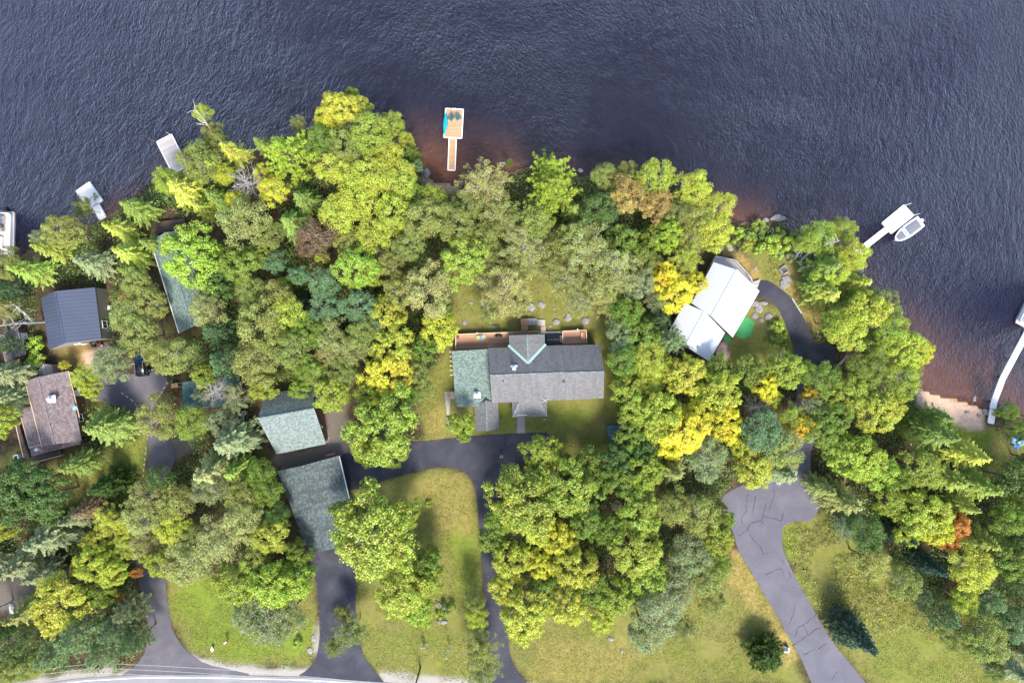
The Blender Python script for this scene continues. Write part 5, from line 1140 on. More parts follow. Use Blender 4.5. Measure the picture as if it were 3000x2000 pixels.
def branchy(i, R0, Ht, nmain, zlo, leaves, twigs=5, sag=0.0):
    paths = [(bend((0, 0, 0), (.3, -.2, Ht * .9), 6, .02), .2, .04)]; C = []; N = []; V = []
    for k in range(nmain):
        t = rng.random(); z = zlo + (Ht * .9 - zlo) * t; th = k * 2.39996 + rng.normal() * .3; L = R0 * (1 - .45 * t) * rng.uniform(.7, 1.05); d = Vector((math.cos(th), math.sin(th), 0))
        st = Vector((.2 * t, -.1 * t, z)); e = st + d * L + Vector((0, 0, L * rng.uniform(.1, .6) - sag)); m = bend(st, e, 4, .06); paths.append((m, .07, .02)); bv = rng.random()
        for j in range(twigs):
            q = m[1 + j % 4]; dd = (d * .8 + Vector(rdir(1)[0])).normalized() * L * rng.uniform(.25, .45); dd.z = abs(dd.z) * .6; e2 = q + dd; paths.append((bend(q, e2, 2, .1), .028, .009))
            for u in range(2): e3 = q.lerp(e2, .6) + Vector(rdir(1)[0]) * .7; paths.append(([q.lerp(e2, .5), e3], .014, .006))
            if leaves:
                n = leaves; c0 = np.array(e2); q_ = c0 + rdir(n) * (rng.random((n, 1)) ** .5) * .8 * [1, 1, .6]; C.append(q_); N.append(rdir(n) + [0, 0, .5]); V.append(np.full(n, bv * .5 + rng.random() * .5))
    if not leaves: return None, paths
    C = np.vstack(C); n = len(C); S = np.stack([rng.uniform(.8, 1.3, n) * .12, rng.uniform(.8, 1.3, n) * .085], 1)
    return leaf_mesh('crown', C, np.vstack(N), S, rdir(n), np.concatenate(V), rng.random(n)), paths
def proto_bush(i):
    C = []; N = []; V = []; L = crown_shape(9, 1.0, .75, .6, .2, 300 + i, -.1)
    for l in L:
        n = 110; lv = rng.random(); dd = rdir(n) + [0, 0, .4]; dd /= np.linalg.norm(dd, axis=1, keepdims=True); C.append(l + dd * .42 * (rng.random((n, 1)) ** .4)); N.append(dd + rdir(n) * .6); V.append(np.full(n, lv))
    C = np.vstack(C); n = len(C); S = np.stack([rng.uniform(.8, 1.3, n) * .085, rng.uniform(.8, 1.3, n) * .06], 1)
    paths = [([Vector((0, 0, -.1)), Vector(tuple(l * .8))], .03, .01) for l in L]
    return leaf_mesh('foliage', C, N := np.vstack(N), S, rdir(n), np.concatenate(V), rng.random(n)), paths
PROTO = {}
def addp(kind, cm, paths, barks):
    PROTO.setdefault(kind, []).append((cm, {bk: limb_mesh('trunk', paths, bk) for bk in barks}))
for i in range(6): addp('maple', *proto_broad(i, True), ['bark'])
for i in range(5): addp('fine', *proto_broad(i + 10, False), ['bark', 'pale_bark'])
for i in range(3): addp('pine', *proto_pine(i), ['bark'])
for i in range(1): addp('lowpine', *proto_pine(i, 5.0, 8.0, .8, 110, .55, .6, 22, .25, .08), ['bark'])
for i in range(3): addp('hem', *proto_hem(i), ['bark'])
for i in range(2): addp('spruce', *proto_pine(i, 4.0, 12.0, .5, 190, .8, .46, 16, .05, .08), ['bark'])
for i in range(3): addp('wispy', *branchy(i, 5.0, 12.5, 34, 6.5, 66, 5), ['pale_bark', 'bark'])
for i in range(2): addp('dead', *branchy(i, 5.0, 12.0, 34, 4.5, 0, 8), ['dead_bark'])
for i in range(3): addp('bush', *proto_bush(i), ['bark'])
KZ = {'maple': 9.3, 'fine': 9.3, 'pine': 8.5, 'hem': 7.5, 'spruce': 5.0, 'lowpine': 4.0, 'wispy': 9.5, 'dead': 8.5, 'bush': .7}
KR = {'maple': 5.1, 'fine': 5.1, 'pine': 4.9, 'hem': 4.8, 'spruce': 4.0, 'lowpine': 5.0, 'wispy': 5.2, 'dead': 5.0, 'bush': 1.2}
NAMES = {'maple': ('broadleaf_tree', 'tree', 'puffy leafy tree'), 'fine': ('small_leaved_tree', 'tree', 'fine leaved tree'), 'pine': ('pine_tree', 'pine', 'plumed pine'), 'hem': ('hemlock_tree', 'conifer', 'feathery hemlock'), 'spruce': ('spruce_tree', 'spruce', 'pointed spruce'), 'lowpine': ('pine_tree', 'pine', 'low spreading pine'),
         'wispy': ('sparse_tree', 'tree', 'thin see-through tree'), 'dead': ('bare_tree', 'dead tree', 'bare dead tree'), 'bush': ('shrub', 'shrub', 'low shrub')}
COLS = {'Y': (.88, .74, .03, 1), 'YY': (.68, .66, .04, .85), 'YG': (.54, .58, .05, .95), 'YO': (.84, .60, .03, 1), 'LG': (.38, .47, .04, 1), 'LL': (.40, .55, .04, 1), 'G': (.23, .33, .03, 1), 'DG': (.10, .18, .03, 1), 'OL': (.32, .35, .07, 1), 'LO': (.42, .42, .12, 1),
        'BG': (.17, .29, .12, 1), 'LB': (.30, .43, .20, 1), 'GG': (.29, .34, .15, 1), 'OR': (.85, .36, .07, 1), 'OT': (.48, .34, .09, 1), 'SB': (.10, .19, .15, 1), 'RB': (.22, .13, .06, 1), 'GY': (.34, .42, .035, .85)}
CW_ = {'Y': 'bright yellow', 'YY': 'yellow', 'YG': 'yellow-green', 'YO': 'golden yellow', 'LG': 'light green', 'LL': 'lime green', 'G': 'mid-green', 'DG': 'dark green', 'OL': 'olive green', 'LO': 'pale olive', 'BG': 'blue-green', 'LB': 'pale blue-green', 'GG': 'grey-green', 'OR': 'orange', 'OT': 'tawny orange', 'SB': 'dusky blue', 'RB': 'reddish brown', 'GY': 'green and yellow'}
# x y radius kind colour  (x, y and radius in pixels of the plan at 2352 px width)
TREES = """
150 530 44 fine OL;182 474 26 wispy OL;212 448 10 bush OL;312 478 42 hem G;272 525 38 hem YG;298 582 42 hem YG;212 604 44 hem GG;118 572 38 hem LG;70 622 44 hem LG;14 605 36 fine OL;96 545 22 fine GG;318 650 36 fine OL;300 622 30 hem G;350 560 30 hem G;14 668 32 pine BG
20 712 26 wispy LO;12 790 30 pine BG;84 790 24 bush LL;88 825 26 bush LL;20 858 48 hem GG;24 912 40 hem GG;12 962 34 maple YG;300 728 46 fine OL;348 700 44 fine OL;325 770 50 fine OL;262 836 46 fine GG;392 818 52 fine OL;198 866 34 wispy YG;212 890 24 maple YG;150 838 12 maple YY
243 978 62 hem G;362 962 50 fine OL;442 968 44 fine G;178 1066 42 hem G;255 1112 42 spruce DG;60 1112 64 maple DG;110 1140 54 maple DG;8 1210 32 maple YG;30 1165 44 maple DG;112 1236 58 hem GG;46 1300 50 hem GG;95 1318 40 hem GG;205 1168 34 hem RB;172 1190 34 hem GG
248 1200 40 wispy YG;222 1240 30 maple YG;300 1205 32 wispy YY;228 1292 44 maple YG;192 1296 26 maple YY;248 1262 20 maple YY;276 1316 13 maple OR;316 1312 14 maple OR;272 1366 14 maple OR;262 1312 34 maple YG;285 1255 30 wispy YG;330 1186 46 fine LO;342 1132 38 fine LO;328 1250 34 fine LO;400 1150 48 fine OL;396 1212 44 fine YG;372 1102 36 fine DG
372 1288 38 maple GY;430 1290 56 fine LO;440 1235 40 fine OL;145 1380 66 maple YG;185 1342 34 maple DG;236 1360 34 maple G;190 1452 68 pine LB;272 1440 55 pine BG;300 1398 46 pine GG;130 1496 52 pine LB;240 1498 48 pine LB;310 1470 40 pine BG;65 1402 46 hem OL;40 1440 34 hem OL;28 1478 50 fine DG;18 1530 42 fine OL;80 1524 36 fine OL
462 258 23 fine YG;482 302 26 fine OL;500 328 30 fine OL;478 335 24 fine OL;455 372 48 fine OL;388 415 34 fine LG;428 438 52 hem YG;530 345 38 hem YG;500 388 34 hem YG;572 420 50 dead GG;516 402 24 fine YY;630 440 36 fine YY;548 465 30 fine YY;606 398 24 fine YG;665 362 74 pine LL;600 330 26 hem G;684 284 20 fine LO;500 455 34 hem G
560 515 60 fine LO;470 480 36 hem YG;675 515 50 hem G;618 540 36 fine OL;700 460 40 hem G;555 610 48 maple G;490 642 44 maple DG;592 588 32 maple GY;730 545 52 wispy RB;700 570 24 wispy RB;578 668 38 fine OL;640 684 40 fine OL;632 602 28 fine BG;688 632 26 fine BG;742 652 40 fine BG;694 696 22 spruce SB;748 704 40 fine BG;742 592 20 maple LG;656 652 18 maple LL;443 588 72 maple LL;520 590 34 maple G
478 712 42 fine LO;500 762 44 pine BG;600 748 60 fine OL;662 722 48 fine YG;760 772 42 wispy LO;715 760 40 fine G;520 832 50 pine BG;592 832 56 fine OL;662 800 48 fine OL;472 862 30 maple GY;608 888 34 maple GY;600 878 16 maple YY;700 845 36 fine G;760 815 34 wispy LO;725 862 38 wispy LG;765 905 44 maple LG;690 890 26 maple LG;880 988 86 maple LG;845 1035 36 maple YG;905 1040 34 maple LG
515 975 40 fine GG;535 1012 62 hem GG;490 1080 60 hem LO;545 1080 44 hem LG;496 896 44 dead GG;470 900 26 wispy GG;540 915 36 wispy GG;480 1120 44 fine GG;560 1140 46 fine OL;615 1128 38 fine G;635 1178 32 fine DG;560 1196 50 fine LO;500 1236 56 fine LO;625 1226 46 maple YG;632 1340 60 maple LL;690 1268 30 maple G;590 1300 42 maple LG;680 1330 44 maple LL;545 1338 48 maple GY;718 1302 14 fine BG;618 1420 66 wispy GG;570 1410 36 fine GG;665 1410 38 fine GG;590 1275 38 fine OL;600 1085 34 fine G
780 248 44 maple YG;752 268 30 maple YY;806 212 16 maple LG;822 245 30 maple YG;850 308 56 fine LG;898 286 36 fine LG;930 320 22 fine YG;888 350 40 fine YG;795 345 48 fine OL;735 325 38 fine G;944 352 26 pine G;956 378 16 fine BG;915 415 50 fine YG;845 405 54 fine YG;772 388 44 fine YG;825 458 54 fine YG;995 455 34 fine LG;958 450 30 fine G;780 492 50 fine YG;905 495 50 fine YG;856 535 46 fine YG;976 505 52 fine OL;1045 515 50 fine OL;940 565 42 fine OL;870 582 22 dead GG;895 608 34 fine OL;800 560 34 fine OL
820 616 54 maple LL;845 632 30 maple GY;1066 598 58 maple LG;985 668 62 fine LO;915 668 42 fine OL;826 706 46 fine BG;890 722 42 maple YG;1008 758 46 maple YY;1010 740 30 maple LL;1115 430 60 wispy LO;1080 470 40 fine OL;1165 665 60 wispy LO;1195 700 30 wispy LO;1010 700 32 fine G;1264 395 60 pine LL;1270 440 70 pine LL;1168 370 13 pine G;1150 500 50 wispy OL;1225 512 44 fine OL;1205 568 56 wispy LO;1110 545 40 fine OL;1140 600 34 wispy OL;1315 486 32 hem G
1375 482 44 fine DG;1395 498 24 fine BG;1390 405 34 fine OL;1440 396 30 fine OL;1445 450 46 fine OT;1505 474 42 fine OT;1505 408 48 fine LG;1345 575 66 wispy LO;1300 560 40 fine OL;1330 545 40 fine OL;1420 622 60 wispy LO;1385 660 44 fine LO;1430 552 38 maple G;1470 590 36 maple G;1590 432 46 fine YG;1575 475 36 fine OL;1648 476 42 fine YG;1600 505 40 fine OL;1640 535 44 fine YG;1532 545 36 maple LL;1550 490 36 fine OL;1495 545 30 maple G;1585 545 36 fine OL
1698 535 18 bush LL;1745 520 20 bush LG;1768 562 28 bush LL;1812 560 20 bush LL;1676 556 16 bush LG;1712 566 14 bush LG;1740 577 12 bush LL;1255 610 40 wispy OL;1300 640 44 wispy LO;1135 640 44 wispy LO;1180 625 36 wispy OL;1335 690 40 wispy LO;1120 710 30 wispy OL;1390 700 34 wispy LO;1250 560 34 wispy OL;1815 592 14 bush GG;1725 545 14 bush LG;1790 535 16 bush G;1790 585 14 bush LL;1655 560 14 bush G;1830 540 16 bush G;1885 545 44 fine LG;1850 560 26 fine LG;1895 615 44 hem G;1870 655 30 hem G;1525 640 38 maple Y;1500 625 18 maple Y;1550 672 46 maple Y;1592 648 30 maple YY;1572 600 38 wispy YG;1465 652 42 fine GG;1490 600 30 fine OL
1515 735 32 pine BG;1540 782 48 pine LB;1505 690 28 fine GG;1470 770 44 maple G;1488 826 46 fine YG;1440 720 40 fine G;1784 749 18 bush LL;1778 783 22 bush G;1804 797 12 bush LG;1800 770 10 bush LL;1896 676 44 hem YG;1915 740 34 fine LG;1485 868 42 fine YG;1575 862 50 maple YG;1650 900 52 maple YG;1648 852 40 maple G;1530 850 30 maple YG;1510 955 58 maple YG;1560 990 62 maple Y;1540 1030 28 maple Y;1662 972 42 maple Y;1602 948 38 maple YY;1612 905 34 maple LG
1800 850 46 maple LG;1716 852 40 maple G;1755 885 32 maple Y;1738 935 34 dead GG;1856 905 22 maple YO;1842 975 32 maple YO;1838 930 28 dead GG;1775 915 24 wispy YG;1750 990 54 fine BG;1792 1030 54 fine OL;1620 1050 54 fine GG;1728 1076 46 maple YG;1746 1062 24 maple YY;1700 1020 30 maple YG;1800 1085 44 hem GG;1890 872 44 fine G;1850 855 30 fine G;1880 985 48 fine G;1820 960 36 wispy LG;1545 1080 44 hem OL;1480 1040 40 maple DG;1870 930 34 fine GG
1242 1040 46 maple GY;1200 1145 82 maple GY;1298 1118 70 maple GY;1150 1190 38 maple G;1310 1070 34 maple G;1130 1238 34 maple G;1230 1200 48 maple YG;1285 1236 44 maple YY;1345 1195 44 maple G;1465 1172 54 maple LG;1425 1100 44 maple G;1480 1082 46 maple LG;1415 1058 44 maple DG;1376 1130 30 hem G;1455 1262 62 maple LG;1395 1212 36 maple G;1545 1160 46 fine OL;1350 1060 36 maple G;1175 1280 44 maple YG;1240 1292 36 maple YY;1325 1302 52 maple YG
1205 1405 60 maple YG;1166 1350 42 maple YG;1300 1388 48 maple YG;1382 1415 34 maple YG;1410 1366 46 maple LG;1492 1325 50 maple LG;1520 1396 56 fine GG;1484 1450 50 fine GG;1550 1340 50 fine GG;1250 1350 40 maple G;1360 1350 40 maple G;1270 1240 30 maple GY;1190 1450 30 fine LG;857 1222 106 maple LG;905 1270 40 maple YG;810 1180 44 maple G;925 1185 40 maple LG
1060 972 32 maple LG;1065 1000 18 maple LG;984 1158 10 bush LL;925 1355 62 maple LG;985 1330 38 maple LG;960 1395 38 maple LL;985 1290 36 maple G;808 1452 40 wispy OL;788 1408 22 wispy OL;770 1480 26 wispy OL;1096 1415 28 fine YG;1090 1378 24 fine OL;1102 1498 46 wispy OL;1110 1545 44 wispy OL;1028 1395 20 bush G;1010 1412 12 bush LG;685 1478 14 bush LL;1940 530 34 fine LG;1956 585 40 fine YG;1912 622 40 fine YG;1968 650 38 hem YG;2012 688 34 fine GG;1955 690 34 hem G
1985 712 48 maple YG;2042 690 26 fine GG;1945 756 52 fine YG;2042 752 44 fine LG;2078 800 48 maple YG;2110 810 34 maple YY;2138 800 14 maple YY;2068 872 44 fine LG;2095 850 24 fine LG;2008 945 54 maple YG;2045 930 30 maple YG;1940 905 50 maple LG;1910 955 44 maple G;1990 850 44 fine G;2010 800 34 fine G;2158 958 34 hem G;2125 985 30 hem G;2298 948 12 bush LL;2325 945 22 fine G;2345 990 24 fine G;2180 985 22 bush LL
1970 1050 60 maple LL;1930 1030 40 maple LG;2015 1080 46 maple LL;1935 1148 54 hem OL;1890 1120 36 hem OL;2110 1075 50 maple GY;2155 998 46 hem G;2228 1045 46 hem YG;2250 1116 50 hem LG;2180 1100 44 hem LG;2120 1180 58 maple YG;2085 1205 40 maple YG;2145 1215 40 maple YY;2190 1208 32 maple OR;2170 1238 26 maple OR;2200 1185 14 maple OR;2040 1150 40 maple GY;2050 1095 34 maple G;2330 1100 50 maple DG;2345 1150 40 maple G;2320 1190 44 fine G;1985 1220 46 fine DG;1950 1205 34 fine GG
2062 1226 30 spruce SB;2250 1240 42 hem LG;2210 1160 34 hem LG;1958 1452 50 spruce SB;1998 1288 44 fine OL;2130 1296 32 spruce SB;2225 1305 54 fine YG;2075 1335 42 fine OL;2265 1375 48 pine LB;2160 1410 48 pine BG;2110 1362 34 pine BG;2215 1382 34 fine YG;2265 1470 54 fine OL;2195 1466 36 fine OL;2330 1430 44 fine BG;2310 1285 44 maple G;2336 1340 40 pine BG;2320 1532 50 hem GG;2280 1540 24 fine OL;2290 1180 20 maple G;2345 1240 36 maple DG
1758 1500 50 lowpine DG;1600 1180 54 fine OL;1640 1232 44 maple GY;1590 1272 50 fine GG;1620 1322 48 fine OL;1645 1290 36 fine G;1565 1440 36 wispy OL;1638 1380 34 fine OL;1650 1185 34 maple G;1380 1100 34 maple G;1478 935 50 maple LG;1450 1000 40 maple G;1412 700 34 fine G;1425 760 38 fine GG;1432 830 40 fine G;1442 890 40 maple LG;1430 800 30 fine BG;905 795 54 maple YG;895 860 56 maple YY;958 850 34 fine OL;972 892 28 fine OL;835 770 40 fine OL;800 808 44 wispy LO;790 860 36 fine OL;975 800 32 maple G;945 905 30 fine G;860 745 36 fine BG;850 900 34 maple YG
-45 700 44 fine OL;-50 900 46 hem GG;-45 1130 50 maple DG;-50 1300 44 hem GG;-50 1420 46 fine OL;2400 1060 46 maple DG;2410 1180 46 maple G;2405 1300 46 fine G;2400 1420 44 pine BG;2400 1530 46 hem GG;-30 1560 40 fine OL
"""
LAND = [('the weathered grey dock', 395, 340), ('the bleached dock', 205, 455), ('the left pontoon boat', 20, 530), ('the long green boathouse', 405, 640), ('the dark roofed cabin', 165, 730), ('the brown house', 115, 945), ('the black car', 330, 830), ('the teal shed', 450, 905), ('the green garage', 670, 965),
 ('the long garage', 725, 1165), ('the cedar dock', 1040, 290), ('the little sandy beach', 1000, 410), ('the west wing of the main house', 1080, 870), ('the house deck', 1150, 775), ('the east end of the main house', 1350, 850), ('the big clearing boulder', 1268, 615), ('the tiny teal shed', 1410, 1000),
 ('the cottage', 1640, 730), ('the cottage deck', 1665, 605), ('the water boulder', 1866, 492), ('the white dock', 2060, 505), ('the fire pit', 1800, 622), ('the upper drive bend', 1830, 700), ('the pink canoe', 1668, 836), ('the long jointed dock', 2310, 890), ('the beach', 2190, 940), ('the blue chairs', 2330, 1012), ('the cracked drive fork', 1770, 1170), ('the cracked drive foot', 1850, 1500),
 ('the middle of the cracked drive', 1770, 1340), ('the weedy meadow', 1960, 1370), ('the utility box', 1803, 1487), ('the flagpole', 1032, 1495), ('the white bench', 983, 1388), ('the new drive bend', 1060, 1060), ('the person', 1152, 1047), ('the vertical new drive', 1118, 1280), ('the lower drive', 775, 1400), ('the white tarp', 35, 1398), ('the green metal shed', 133, 1318),
 ('the mouth of the worn drive', 370, 1500), ('the worn drive', 345, 1400), ('the worn parking area', 290, 900), ('the bright lower left lawn', 560, 1450), ('the round lawn', 1020, 1180), ('the barrel', 565, 947), ('the bottom right meadow', 2060, 1520), ('the lower middle lawn', 1400, 1520), ('the entry porch', 1220, 935), ('the yard sign', 488, 1490)]
def place_tree(x, y, r, kind, colk, group='trees'):
    k = 1.2755; pl = PROTO[kind]; cm, tr = pl[random.randrange(len(pl))]
    Z = KZ[kind]; s = r * k * (H - 1) / F / KR[kind]
    zk = {'maple': 1.0, 'fine': 1.05, 'pine': 1.0, 'hem': 1.0, 'spruce': 1.0, 'lowpine': 1.0, 'wispy': 1.0, 'dead': 1.0, 'bush': 1.0}[kind]
    if kind not in ('bush', 'lowpine'): zk *= max(1.0, min(1.9, .62 + .38 / max(s, .3))) * random.uniform(.92, 1.1)   # small crowns still stand tall in the wood
    hc = 1 + Z * s * zk; s *= (H - hc) / (H - 1); hc = 1 + Z * s * zk
    p = W(x * k, y * k, hc); g = gz(p.x, p.y); g = max(g, -.2)
    root = bpy.data.objects.new(NAMES[kind][0], None); COL.objects.link(root); root.location = (p.x, p.y, g); root.empty_display_size = .3
    rz = random.uniform(0, 6.28)
    bk = 'dead_bark' if kind == 'dead' else ('pale_bark' if 'pale_bark' in tr and (kind == 'wispy' or random.random() < .5) else 'bark')
    c = COLS[colk]; j = [random.uniform(.9, 1.1) for _ in range(3)]; g_ = random.uniform(.9, 1.1)
    objs = []
    if cm is not None: objs.append(('foliage' if kind == 'bush' else 'crown', cm))
    objs.append(('stems' if kind == 'bush' else ('branches' if kind == 'dead' else 'trunk'), tr[bk]))
    for nm, me_ in objs:
        o = bpy.data.objects.new(nm, me_); COL.objects.link(o); o.parent = root; o.scale = (s, s, s * zk); o.rotation_euler = (0, 0, rz)
        o.color = (c[0] * j[0] * g_, c[1] * g_, c[2] * j[2] * g_, min(1, c[3]))
    nm = NAMES[kind]; root['category'] = nm[1]
    root['group'] = {'bush': 'shrubs', 'dead': 'bare dead trees'}.get(kind, 'trees of the wooded shore')
    return root
REC = []
for ln in TREES.strip().split('\n'):
    for it in ln.split(';'):
        q = it.split(); x, y, r = map(float, q[:3]); REC.append((x, y, r, q[3], q[4], place_tree(x, y, r, q[3], q[4])))
# labels: look first, then the nearest landmark and the side it stands on
def side(x, y, lx, ly):
    dx, dy = x - lx, y - ly; a = math.degrees(math.atan2(-dy, dx)) % 360
    return ['right of', 'up and right of', 'above', 'up and left of', 'left of', 'down and left of', 'below', 'down and right of'][int((a + 22.5) // 45) % 8]
def lab(rec, lvl):
    x, y, r, kind, ck, o = rec; sz = ('tiny ' if r < 13 else 'small ' if r < 26 else '' if r < 46 else 'broad ' if r < 58 else 'huge ')
    if kind == 'bush': sz = 'little ' if r < 15 else ''
    nm = NAMES[kind][2]; col = '' if kind == 'dead' else CW_[ck] + ' '
    L = sorted(LAND, key=lambda l: (l[1] - x) ** 2 + (l[2] - y) ** 2); l = L[0]; d = math.hypot(l[1] - x, l[2] - y)
    t = sz + col + nm + ' ' + ('right beside' if d < 26 else side(x, y, l[1], l[2])) + ' ' + l[0]
    if lvl >= 1: t = sz + col + nm + ' ' + side(x, y, l[1], l[2]) + ' ' + l[0] + ', toward ' + L[1][0]
    for a_, b_ in (('the west wing of the main house', 'the west wing'), ('the east end of the main house', 'the house east end'), ('the middle of the cracked drive', 'mid cracked drive'), ('the bright lower left lawn', 'the bright lawn'), ('the mouth of the worn drive', 'the worn drive mouth')):
        if len(t.split()) > 14: t = t.replace(a_, b_)
    if len(t.split()) > 15: t = t.replace('thin see-through', 'sparse').replace('puffy leafy', 'leafy').replace('fine leaved', 'fine')
    if len(t.split()) > 15: t = t.replace(' and right of', ' right of').replace(' and left of', ' left of')
    return t
labels = {i: lab(r_, 0) for i, r_ in enumerate(REC)}
def dups():
    c = {}
    for i, t in labels.items(): c.setdefault(t, []).append(i)
    return [v for v in c.values() if len(v) > 1]
for g in dups():
    for i in g: labels[i] = lab(REC[i], 1)
for g in dups():
    xs = [REC[i][0] for i in g]; ys = [REC[i][1] for i in g]; hor = (max(xs) - min(xs)) > (max(ys) - min(ys))
    g.sort(key=lambda i: REC[i][0] if hor else REC[i][1])
    wd = (['leftmost', 'rightmost'] if hor else ['uppermost', 'lowest']) if len(g) == 2 else (['leftmost', 'middle', 'rightmost'] if hor else ['uppermost', 'middle', 'lowest'])
    for k, i in enumerate(g): labels[i] = (wd[k] if k < len(wd) else 'another') + ' ' + lab(REC[i], 0)
for i, t in labels.items(): REC[i][5]['label'] = t

# leaning white birch trunks over the water on the right and at the left edge
def birch_stem(pix, r0, label):
    pts = [W(x, y, z) for x, y, z in pix]; g = pts[0]; root = thing('leaning_birch', (g.x, g.y, gz(g.x, g.y)), label, 'birch', 'leaning white birch stems')
    b = MB()
    for i in range(len(pts) - 1): a = r0 * (1 - .7 * i / len(pts)); c = r0 * (1 - .7 * (i + 1) / len(pts)); b.tube(pts[i], pts[i + 1], a, c, 8, cap=False)
    for i in range(1, len(pts)):
        for k in range(5):
            d = (pts[i] - pts[i - 1]).normalized() * random.uniform(.4, 1.6) + Vector(rdir(1)[0]) * 1.5; q = pts[i - 1].lerp(pts[i], random.uniform(.3, 1)); m_ = bend(q, q + d, 3, .1)
            for j in range(3): b.tube(m_[j], m_[j + 1], .05 - .012 * j, .04 - .012 * j, 4, cap=False)
    b.build('trunk', 'pale_bark', root)
birch_stem([(2327, 758, 1), (2340, 740, 3), (2356, 722, 5.5), (2385, 706, 8)], .22, 'upper left leaning white birch stem above the golden grass')
birch_stem([(2345, 765, 1), (2366, 745, 3), (2400, 725, 6), (2430, 710, 9), (2460, 705, 11)], .24, 'long middle leaning white birch stem reaching toward the white dock')
birch_stem([(2342, 788, 1), (2360, 782, 2.5), (2380, 784, 4), (2402, 781, 6)], .22, 'lowest leaning white birch stem, nearest the fire pit')
birch_stem([(131, 941, 1), (85, 945, 5), (50, 946, 9), (-10, 955, 14)], .26, 'white birch stem leaning out of the left edge beside the dark roofed cabin')
birch_stem([(95, 943, 4), (70, 915, 8), (45, 895, 12)], .16, 'forked white birch limb at the left edge pointing up')
birch_stem([(640, 423, 1), (620, 385, 5), (597, 350, 9), (572, 320, 14)], .2, 'slim white birch stem leaning over the water right of the grey dock')
birch_stem([(2455, 1070, 1), (2480, 1045, 3), (2520, 1040, 6), (2572, 1038, 9)], .2, 'grey stem leaning right from the dark leaf litter by the upper drive end')

# ------------------------------------------------------------------ undergrowth and weeds nobody could count
def scatter(name, mask_polys, n, hmin, hmax, size, cols, avoid, spread=.45, per=9, zoff=0.0):
    P_ = [poly_world(p) for p in mask_polys]; C = []; N = []; V = []
    xs = rng.uniform(-95, 95, n * 6); ys = rng.uniform(-66, 46, n * 6)
    ok = np.zeros(xs.shape, bool)
    for p in P_: ok |= inside(xs, ys, p)
    ok &= sdist(xs, ys) > .8
    for p, m in avoid:
        pw_ = poly_world(p); ok &= ~(inside(xs, ys, pw_) | (seg_dist(xs, ys, pw_, True) < m))
    xs, ys = xs[ok][:n], ys[ok][:n]; zs = gheight(xs, ys) + zoff; cl = np.array([mnoise.noise(Vector((a * .18, b_ * .18, 3))) for a, b_ in zip(xs, ys)]); keep = cl > -.25; xs, ys, zs, cl = xs[keep], ys[keep], zs[keep], cl[keep]
    hh = rng.uniform(hmin, hmax, len(xs)) * (1 + cl)
    for k in range(per):
        d = rdir(len(xs)); C.append(np.stack([xs + d[:, 0] * spread, ys + d[:, 1] * spread, zs + hh * rng.uniform(.25, 1, len(xs)) + .05], 1)); N.append(d + [0, 0, .9]); V.append(np.clip(cl + .5 + rng.normal(size=len(xs)) * .2, 0, 1))
    C = np.vstack(C); m = len(C); S = np.stack([rng.uniform(.7, 1.3, m) * size, rng.uniform(.7, 1.3, m) * size * .65], 1)
    me_ = leaf_mesh(name, C, np.vstack(N), S, rdir(m), np.concatenate(V), rng.random(m)); o = bpy.data.objects.new(name, me_); COL.objects.link(o); o.color = cols; tag(o, kind='stuff'); return o
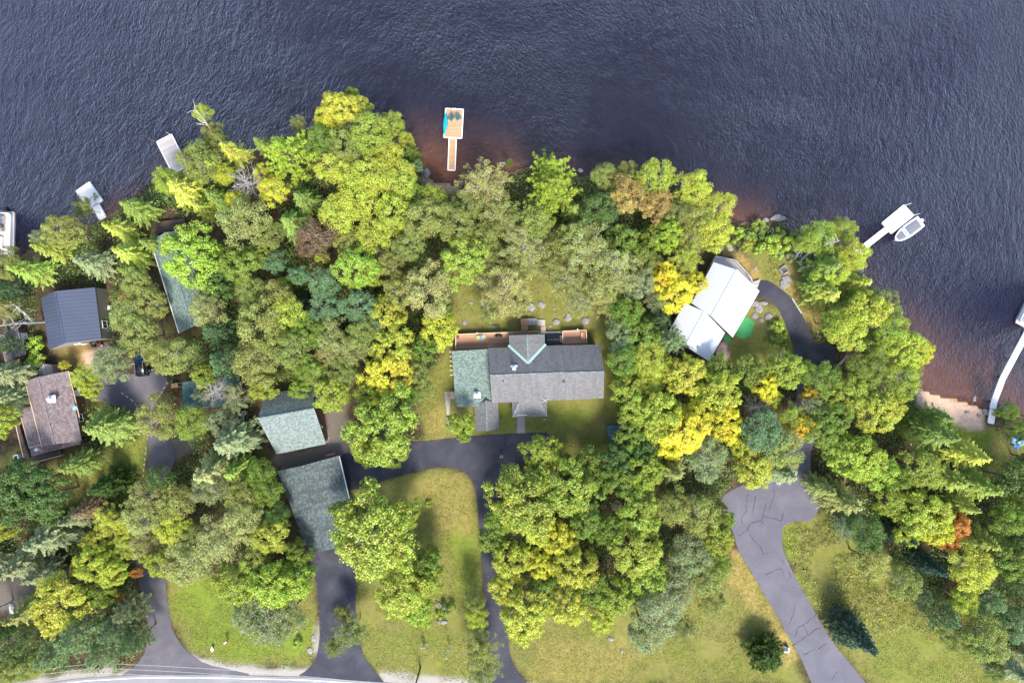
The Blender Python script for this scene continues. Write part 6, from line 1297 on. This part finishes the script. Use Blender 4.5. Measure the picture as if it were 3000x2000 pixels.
BLD = [[(x, y) for x, y in p] for p in ([(1300, 930), (1800, 930), (1800, 1270), (1300, 1270)], [(1930, 740), (2240, 740), (2240, 1070), (1930, 1070)], [(110, 830), (330, 830), (330, 1100), (110, 1100)], [(30, 1080), (260, 1080), (260, 1370), (30, 1370)],
       [(430, 640), (640, 640), (640, 985), (430, 985)], [(520, 1085), (720, 1085), (720, 1210), (520, 1210)], [(740, 1120), (1060, 1120), (1060, 1370), (740, 1370)], [(800, 1330), (1070, 1330), (1070, 1630), (800, 1630)], [(1770, 1235), (1835, 1235), (1835, 1310), (1770, 1310)], [(125, 1655), (205, 1655), (205, 1710), (125, 1710)], [(0, 950), (85, 950), (85, 1065), (0, 1065)])]
LAWNS = [p for _, k_, p in PAINT['lawn'] if k_ > .75] + [p for _, _, p in PAINT['sand']] + [p for _, _, p in PAINT['gravel']] + [p for _, _, p in PAINT['shoulder']]
AV = [(A1, .8), (A2, .8), (A3, .8), (A4, .8), (A5, .6), (RD, 1.5)] + [(p, .3) for p in BLD]
scatter('undergrowth', [[(-80, 600), (3080, 300), (3080, 2080), (-80, 2080)]], 24000, .3, 2.4, .15, (.13, .21, .03, 1), AV + [(p, 0.0) for p in LAWNS], .6, 9)
MEAD = [(2300, 1580), (2330, 1545), (2430, 1520), (2520, 1560), (2640, 1640), (2760, 1740), (2860, 1830), (2900, 1900), (2800, 1880), (2640, 1830), (2560, 1860), (2470, 1800), (2400, 1780), (2330, 1660)]
scatter('weeds', [MEAD, [(2160, 690), (2280, 740), (2270, 830), (2180, 790)], [(1500, 660), (1640, 600), (1700, 700), (1600, 760)], [(1250, 1745), (1330, 1745), (1340, 1830), (1290, 1830)]], 9000, .2, 1.0, .12, (.27, .29, .045, .9), AV, .5, 8)
scatter('weeds', [MEAD], 3500, .3, 1.1, .13, (.20, .17, .07, 1), AV, .4, 6)
scatter('rough_grass', LAWNS[:8] + [p for _, _, p in PAINT['lawn']], 30000, .02, .14, .08, (.26, .28, .045, 1), [(p, -.0 + .12) for p in (A1, A2, A3, A4, A5, RD)] + [(p, .3) for p in BLD], .5, 4)

scatter('leaf_litter', [A1, A2, A4, A5, A3], 1500, .0, .02, .07, (.42, .33, .10, .9), [], 1.2, 1, .03)
scatter('leaf_litter', [[(-80, 600), (3080, 300), (3080, 2080), (-80, 2080)]], 9000, .0, .05, .09, (.30, .17, .07, .9), AV + [(p, 0.0) for p in LAWNS], 1.0, 3)
scatter('leaf_litter', [p for _, _, p in PAINT['lawn']], 2600, .1, .14, .07, (.50, .36, .10, .8), [(p, .3) for p in BLD], 1.5, 1)
